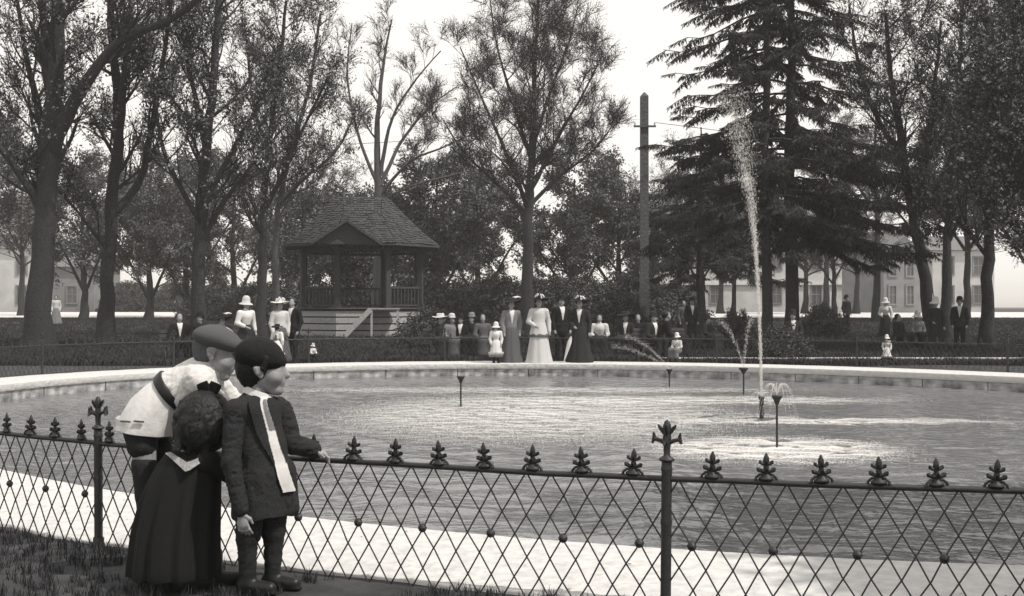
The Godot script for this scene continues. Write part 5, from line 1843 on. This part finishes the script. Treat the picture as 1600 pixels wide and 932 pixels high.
func crowd() -> void:
	var o: Node3D
	var g: Geo
	# strolling women at the centre, behind the far fence
	o = figure("woman in grey jacket over white blouse, dark plumed hat, holding small child's hand", 799, 31.3, 1.62, 0.15, "a", "coat", M.grey_cloth, M.mid_cloth, "wide", M.dark_cloth, ["front", "plume"])
	o = figure("woman in long pale coat and pale skirt with dark flowered hat", 842, 31.2, 1.68, 0.1, "b", "coat", M.pale_cloth, M.pale_cloth, "wide", M.black_cloth, ["flowers"])
	g = Geo.new()
	var rings := []
	for e in [[0.80, 0.215], [0.775, 0.24], [0.70, 0.262], [0.69, 0.262], [0.70, 0.25]]:
		rings.append([Vector3(0, e[0], 0), e[1], e[1] * 0.85, Vector3.RIGHT, Vector3.BACK, 0.6])
	part("coat_hem", loft(rings, 40, 0.03, 8, 2), M.mid_cloth, o)
	rings = []
	for e in [[1.06, 0.17], [0.95, 0.195], [0.80, 0.235], [0.73, 0.252], [0.73, 0.24]]:
		rings.append([Vector3(0, e[0], 0), e[1], e[1] * 0.85, Vector3.RIGHT, Vector3.BACK, 0.6])
	part("coat_skirt", loft(rings, 40, 0.025, 8, 2), M.pale_cloth, o)
	figure("woman in dark dress with white shirt front and flowered hat", 906, 31.3, 1.64, -0.2, "b", "coat", M.dark_cloth, M.dark_cloth, "wide", M.dark_cloth, ["front", "flowers"])
	o = thing("parasol", "pale folded parasol held by the woman in dark dress", "parasol", at(887, 31.15, rise(31.0)))
	g = Geo.new()
	var x := Transform3D(Basis(Vector3.BACK, -0.28), Vector3(-0.10, 0.03, 0))
	g.lathe([Vector2(0.006, 0.0), Vector2(0.02, 0.12), Vector2(0.05, 0.4), Vector2(0.055, 0.55), Vector2(0.03, 0.66), Vector2(0.01, 0.7)], 12, x)
	part("cover", g.mesh(), M.white_cloth, o)
	g = Geo.new()
	g.bar(x * Vector3(0, 0.68, 0), x * Vector3(0, 0.92, 0), 0.011, 6)
	part("handle", g.mesh(), M.wood_dark, o)
	figure("man in dark suit with white collar, standing behind two women", 877, 32.6, 1.72, 0.3, "a", "suit", M.black_cloth, M.black_cloth, "bowler", M.black_cloth, ["front"])
	figure("small child in white dress and white bonnet beside the grey-jacketed woman", 775, 31.0, 1.0, 0.1, "a", "child", M.white_cloth, M.white_cloth, "cloche", M.white_cloth, ["stockings"])
	# group left of the bandstand
	figure("person in white shirt and tall straw hat with dark skirt", 384, 31.4, 1.62, 0.8, "b", "blouse", M.white_cloth, M.dark_cloth, "cloche", M.straw)
	figure("woman in pale coat with white flower-heaped hat", 437, 31.6, 1.60, 0.5, "a", "coat", M.pale_cloth, M.mid_cloth, "wide", M.white_cloth, ["flowers"])
	figure("small child in white dress and round black hat before the pale-coated woman", 433, 30.6, 0.98, 2.9, "a", "child", M.white_cloth, M.white_cloth, "wide", M.black_cloth, ["stockings"])
	figure("man in dark suit with white collar beside the pale-coated woman", 457, 31.9, 1.68, -0.4, "a", "suit", M.black_cloth, M.black_cloth, "", null, ["front"])
	figure("toddler in white sitting up on the grass near the bandstand", 489, 32.0, 0.62, 0.9, "s", "child", M.white_cloth, M.dark_cloth, "cloche", M.white_cloth)
	# seated in the shade
	bench("dark bench under the seated group in the shade by upright tree", 315, 32.6, 0.25, 2.2)
	figure("seated man in black suit, white shirt and tie, at bench end", 280, 32.45, 1.72, 0.4, "s", "suit", M.black_cloth, M.black_cloth, "", null, ["front"], "people on the shaded bench")
	figure("seated person in black with bowler hat, middle of shaded bench", 312, 32.5, 1.70, 0.1, "s", "suit", M.black_cloth, M.black_cloth, "bowler", M.black_cloth, [], "people on the shaded bench")
	figure("seated woman in black with broad black hat on shaded bench", 347, 32.55, 1.60, 0.3, "s", "coat", M.black_cloth, M.black_cloth, "wide", M.black_cloth, ["plume"], "people on the shaded bench")
	# benches between bandstand and centre
	bench("dark bench filled by five people near the bandstand", 722, 35.0, 0.0, 2.3)
	var seated := [[688, "seated person in dark coat and broad pale straw hat nearest the bandstand", M.dark_cloth, M.dark_cloth, "wide", M.straw, []], [706, "seated woman in mid grey blouse with pale round hat", M.grey_cloth, M.mid_cloth, "bowler", M.straw, []], [720, "seated man with bright white shirt front, middle of crowded bench", M.black_cloth, M.black_cloth, "bowler", M.black_cloth, ["front"]], [737, "seated person in black with grey cap", M.black_cloth, M.black_cloth, "bowler", M.grey_cloth, []], [754, "seated bareheaded person in dark grey next to the white-dressed child", M.mid_cloth, M.mid_cloth, "", null, []]]
	for e in seated:
		figure(e[1], e[0], 34.9, rnd(1.58, 1.7), rnd(-0.5, 0.5), "s", "suit" if e[6].size() > 0 else "coat", e[2], e[3], e[4], e[5], e[6], "people on the bench near the bandstand")
	# right of centre
	bench("dark bench of seated people between flowered-hat woman and pole", 968, 36.0, 0.0, 2.2)
	for e in [[937, "seated woman in pale blouse, dark skirt, beside the woman in dark dress", M.pale_cloth, M.dark_cloth, "", null, [], "blouse"], [978, "seated woman with white neckerchief and dark broad hat", M.dark_cloth, M.dark_cloth, "wide", M.dark_cloth, ["front"], "coat"], [997, "seated person in plain black, hatless, next to wooden pole", M.black_cloth, M.black_cloth, "", null, [], "suit"]]:
		figure(e[1], e[0], 35.9, rnd(1.62, 1.7), rnd(-0.4, 0.4), "s", e[7], e[2], e[3], e[4], e[5], e[6], "people on the bench by the pole")
	bench("dark bench beyond the pole with two dark-clad people", 1035, 35.0, 0.3, 1.6)
	figure("seated man in dark suit with pale face turned, by the pole", 1021, 34.9, 1.68, 0.5, "s", "suit", M.dark_cloth, M.dark_cloth, "bowler", M.dark_cloth, ["front"], "people on the bench beyond the pole")
	figure("large seated figure in black, back half turned, beside white-clad child", 1042, 34.9, 1.78, 1.6, "s", "coat", M.black_cloth, M.black_cloth, "", null, [], "people on the bench beyond the pole")
	figure("child in white sitting low with white cap and white stockings", 1058, 33.4, 0.92, -0.6, "s", "child", M.white_cloth, M.grey_cloth, "cloche", M.white_cloth)
	figure("standing man in dark suit, bright shirt, before the arched doorway", 1081, 46.0, 1.70, 0.1, "a", "suit", M.dark_cloth, M.dark_cloth, "bowler", M.dark_cloth, ["front"])
	figure("standing bareheaded person in mid grey beside man at arched doorway", 1068, 47.5, 1.62, 0.4, "a", "coat", M.mid_cloth, M.dark_cloth)
	figure("person in dark clothes sitting low on the lawn near slim tree", 1106, 40.0, 1.5, 0.8, "s", "coat", M.dark_cloth, M.dark_cloth, "bowler", M.dark_cloth)
	figure("man with long white shirt front sitting before the thicker spruce trunk", 1239, 36.5, 1.75, 0.0, "s", "suit", M.dark_cloth, M.dark_cloth, "bowler", M.dark_cloth, ["front"])
	figure("distant man in black standing beside the round clipped shrub", 1323, 62.0, 1.72, 0.5, "a", "suit", M.black_cloth, M.black_cloth, "bowler", M.black_cloth)
	figure("toddler in white dress and white bonnet standing by far rim", 1386, 31.0, 0.70, 0.0, "a", "child", M.white_cloth, M.white_cloth, "cloche", M.white_cloth, ["stockings"])
	figure("person in white shirt, dark skirt, distant before grey gabled house", 1384, 52.0, 1.6, -0.5, "b", "blouse", M.white_cloth, M.dark_cloth, "cloche", M.white_cloth)
	figure("person in dark coat sitting on lawn behind the toddler in white", 1404, 40.0, 1.6, 0.6, "s", "coat", M.dark_cloth, M.dark_cloth)
	figure("person with pale cap and grey coat sitting near leaning tree", 1434, 41.0, 1.6, 0.2, "s", "coat", M.grey_cloth, M.dark_cloth, "cloche", M.pale_cloth)
	figure("woman in dark dress with white hat and upright white plume", 1462, 39.0, 1.66, -0.2, "b", "coat", M.dark_cloth, M.dark_cloth, "cloche", M.white_cloth, ["upright_plume"])
	figure("man in dark coat and dark bowler beside white-hatted woman", 1500, 40.0, 1.72, -0.4, "a", "suit", M.dark_cloth, M.dark_cloth, "bowler", M.black_cloth, ["front"])
	figure("distant figure in grey beyond thickest trunk, by the street", 87, 70.0, 1.65, 0.3, "a", "coat", M.pale_cloth, M.grey_cloth)

# ================= fountain ==========================================================
func nozzle(label: String, px: float, d: float, top_py: float, cup: float, r: float) -> Vector3:
	var o := thing("fountain_nozzle", label, "nozzle", at(px, d, -0.98), 0.0, "fountain nozzles")
	var h := high(top_py, d) + 0.98
	var g := Geo.new()
	g.lathe([Vector2(r * 2.5, 0.0), Vector2(r * 2.5, 0.05), Vector2(r, 0.06), Vector2(r, h - 0.1), Vector2(0, h - 0.1)], 10)
	part("pipe", g.mesh(), M.iron, o)
	g = Geo.new()
	g.lathe([Vector2(0, h - 0.12), Vector2(r * 1.4, h - 0.12), Vector2(cup * 0.6, h - 0.06), Vector2(cup, h - 0.02), Vector2(cup, h), Vector2(cup * 0.5, h), Vector2(0, h - 0.01)], 12)
	part("head", g.mesh(), M.iron, o)
	return at(px, d, high(top_py, d))

func fountain() -> void:
	var dm := SphereMesh.new()
	dm.radius = 1.0
	dm.height = 2.0
	dm.radial_segments = 6
	dm.rings = 3
	var c := nozzle("thick central nozzle under the tall leaning water jet", 1190, 19.0, 620, 0.05, 0.035)
	var a := nozzle("tall thin nozzle pipe spraying a fan, in front of tall jet", 1214, 15.1, 618, 0.07, 0.014)
	var b := nozzle("thin nozzle pipe standing alone on the bandstand side", 720, 21.4, 588, 0.07, 0.016)
	var e := nozzle("thin nozzle pipe near the far rim behind tall jet", 1162, 24.6, 575, 0.10, 0.018)
	var f := nozzle("short nozzle pipe near far rim throwing an arched stream", 1046, 26.6, 577, 0.07, 0.016)
	# the tall jet: a rope of water below, loosening into falling drops above
	var xs := []
	for k in 8000:
		var t := pow(rnd(0.0, 1.0), 0.85)
		var h := t * 4.9
		var w := 0.011 + 0.012 * t + 0.28 * pow(maxf(0.0, t - 0.40), 1.6)
		var lean := -0.10 * t - 0.40 * pow(t, 3.0)
		var s := rnd(0.002, 0.005)
		var p := c + Vector3(lean + rng.randfn(0, w), h - (rnd(0.0, 0.25) if t > 0.7 else 0.0), rng.randfn(0, w))
		xs.append(Transform3D(Basis.IDENTITY.scaled(Vector3(s, s * rnd(1.5, 4.5), s)), p))
	var o := copies("water_jet", dm, M.drop, xs, [], self)
	tag(o, "tall thin jet of water rising and fraying as it leans", "water jet")
	o.set_meta("kind", "stuff")
	# thin sprays
	fan("water_spray", "fine fan of water spraying from the tall thin nozzle", a, 9, 0.16, 0.55, dm)
	fan("water_spray", "fine fan of water spraying round the base of tall jet", c, 6, 0.14, 0.25, dm)
	arcs("arched_stream", "pair of thin streams arching over the far rim by the pole", f, [[-1.0, 1.35], [-1.25, 0.95]], dm)
	arcs("arched_stream", "pair of thin steep streams behind tall jet at the far rim", e, [[0.18, 1.9], [-0.45, 1.75]], dm)
	# pocked, frothing water where the spray falls
	xs = []
	for q in [[0.45, 20.0, 2.9, 3.8, 175000], [3.25, 15.0, 1.35, 1.25, 70000], [4.7, 18.6, 2.6, 0.5, 28000], [3.2, 22.8, 3.6, 1.0, 50000], [0.5, 25.6, 5.0, 0.9, 34000], [4.0, 19.4, 0.6, 0.5, 1800]]:
		for k in q[4]:
			var r := pow(rnd(0.0, 1.0), 0.6) * (1.0 + 0.16 * rng.randfn())
			var g := rnd(0, TAU)
			var s := rnd(0.0013, 0.0038)
			var x: float = q[0] + cos(g) * r * q[2]
			var z: float = q[1] + sin(g) * r * q[3]
			xs.append(Transform3D(Basis.IDENTITY.scaled(Vector3(s * rnd(1.0, 3.0), s * 0.7, s)), Vector3(x, WATER + wave(x, z) + 0.002, -z)))
	o = copies("froth", dm, M.foam, xs, [], self)
	tag(o, "pale froth of bubbles and splashes where the spray falls", "froth")
	o.set_meta("kind", "stuff")

func fan(called: String, label: String, from: Vector3, n: int, spread: float, v: float, dm: Mesh) -> void:
	var xs := []
	for k in n:
		var a := TAU * k / n + rnd(-0.1, 0.1)
		for q in 60:
			var t := q / 60.0 + rnd(0, 0.015)
			var p := from + Vector3(cos(a) * spread * t * 1.6, v * (1.4 * t - 1.9 * t * t), sin(a) * spread * t * 1.6)
			if p.y < WATER:
				continue
			var s := rnd(0.003, 0.006)
			xs.append(Transform3D(Basis.IDENTITY.scaled(Vector3(s, s * 1.8, s)), p))
	var o := copies(numbered(called), dm, M.drop, xs, [], self)
	tag(o, label, "water spray", "fountain sprays")
	o.set_meta("kind", "stuff")

func arcs(called: String, label: String, from: Vector3, list: Array, dm: Mesh) -> void:
	var xs := []
	for e in list:
		for q in 330:
			var t := rnd(0.0, 1.0)
			var sx: float = e[0]
			var sy: float = e[1]
			var p := from + Vector3(sx * t, sy * (t * 0.95 - 0.42 * t * t), -0.1 * t) + Vector3(rng.randfn(0, 0.010 + 0.03 * t), rng.randfn(0, 0.010 + 0.025 * t), rng.randfn(0, 0.02))
			var s := rnd(0.003, 0.007)
			xs.append(Transform3D(Basis.IDENTITY.scaled(Vector3(s, s * 1.6, s)), p))
	var o := copies(numbered(called), dm, M.drop, xs, [], self)
	tag(o, label, "water stream", "fountain streams")
	o.set_meta("kind", "stuff")

# ================= grass, fallen bits ================================================
func ground_cover() -> void:
	var g := Geo.new()
	var r := RandomNumberGenerator.new()
	r.seed = 21
	for k in 10:
		var a := r.randf_range(0, TAU)
		var l := r.randf_range(0.05, 0.11)
		var base := Vector3(r.randf_range(-0.04, 0.04), 0, r.randf_range(-0.04, 0.04))
		var side := Vector3(cos(a), 0, sin(a)) * 0.004
		var lean := Vector3(sin(a), 0, -cos(a)) * l * r.randf_range(0.1, 0.7)
		g.tint = grey(0.035 * r.randf_range(0.6, 1.6))
		g.quad(base - side, base + lean * 0.4 + Vector3(0, l * 0.6, 0) - side * 0.7, base + lean * 0.4 + Vector3(0, l * 0.6, 0) + side * 0.7, base + side)
		g.tri(base + lean * 0.4 + Vector3(0, l * 0.6, 0) - side * 0.7, base + lean + Vector3(0, l, 0), base + lean * 0.4 + Vector3(0, l * 0.6, 0) + side * 0.7)
	var tuft := g.mesh(true)
	var xs := []
	var ts := []
	# near ground outside the fence
	for k in 9000:
		var t := rnd(-2.6, -1.1)
		var off := 1.45 + pow(rnd(0.0, 1.0), 1.3) * 2.2
		var p := rim(t, off)
		if p.z > -4.5:
			continue
		var bare := sin(p.x * 3.1 + 1.0) * sin(p.z * 4.3) + 0.5 * sin(p.x * 7.0 + p.z * 5.0)
		if p.x > -2.2 and bare > 0.1:
			continue
		xs.append(Transform3D(Basis(Vector3.UP, rnd(0, TAU)).scaled(Vector3.ONE * rnd(0.35, 0.8)), p))
		var v := rnd(0.6, 1.4)
		ts.append(Color(v, v, v))
	# lawn beyond
	for k in 52000:
		var d := 30.0 + 52.0 * pow(rnd(0.0, 1.0), 1.4)
		var p := Vector3(rnd(-0.46, 0.46) * d, 0, -d)
		var a := atan2(d - 18.73, p.x - 2.16)
		if Vector2(p.x - 2.16, d - 18.73).length() < 11.63 - 0.22 * cos(2.0 * a) - 1.29 * sin(2.0 * a) + 1.5:
			continue
		var along := clampf((p.x - 4.2) / 35.8, 0.0, 1.0)
		if p.x > 3.8 and absf(d - (33.6 - 2.4 * along + 3.0 * along * along)) < 0.95:
			continue
		p.y = rise(d)
		xs.append(Transform3D(Basis(Vector3.UP, rnd(0, TAU)).scaled(Vector3(2.2, 1.3, 2.2) * rnd(0.6, 1.3)), p))
		var v := rnd(0.5, 1.6)
		ts.append(Color(v, v, v))
	var o := copies("grass", tuft, M.grass_blade, xs, ts, self)
	tag(o, "short dark grass growing on the lawns round the pool", "grass")
	o.set_meta("kind", "stuff")
	# bits fallen on the walk
	g = Geo.new()
	for k in 46:
		var p := rim(rnd(-2.5, -1.3), rnd(0.15, 1.25), 0.031)
		var a := rnd(0, TAU)
		var l := rnd(0.006, 0.022)
		var u := Vector3(cos(a), 0, sin(a)) * l
		var w := Vector3(-sin(a), 0, cos(a)) * l * 0.35
		g.quad(p - u, p + w + Vector3(0, 0.004, 0), p + u, p - w)
	o = null
	var q := part("leaf_litter", g.mesh(), M.wood_dark, self)
	tag(q, "few dark fallen leaf scraps on the pale walk", "litter")
	q.set_meta("kind", "stuff")
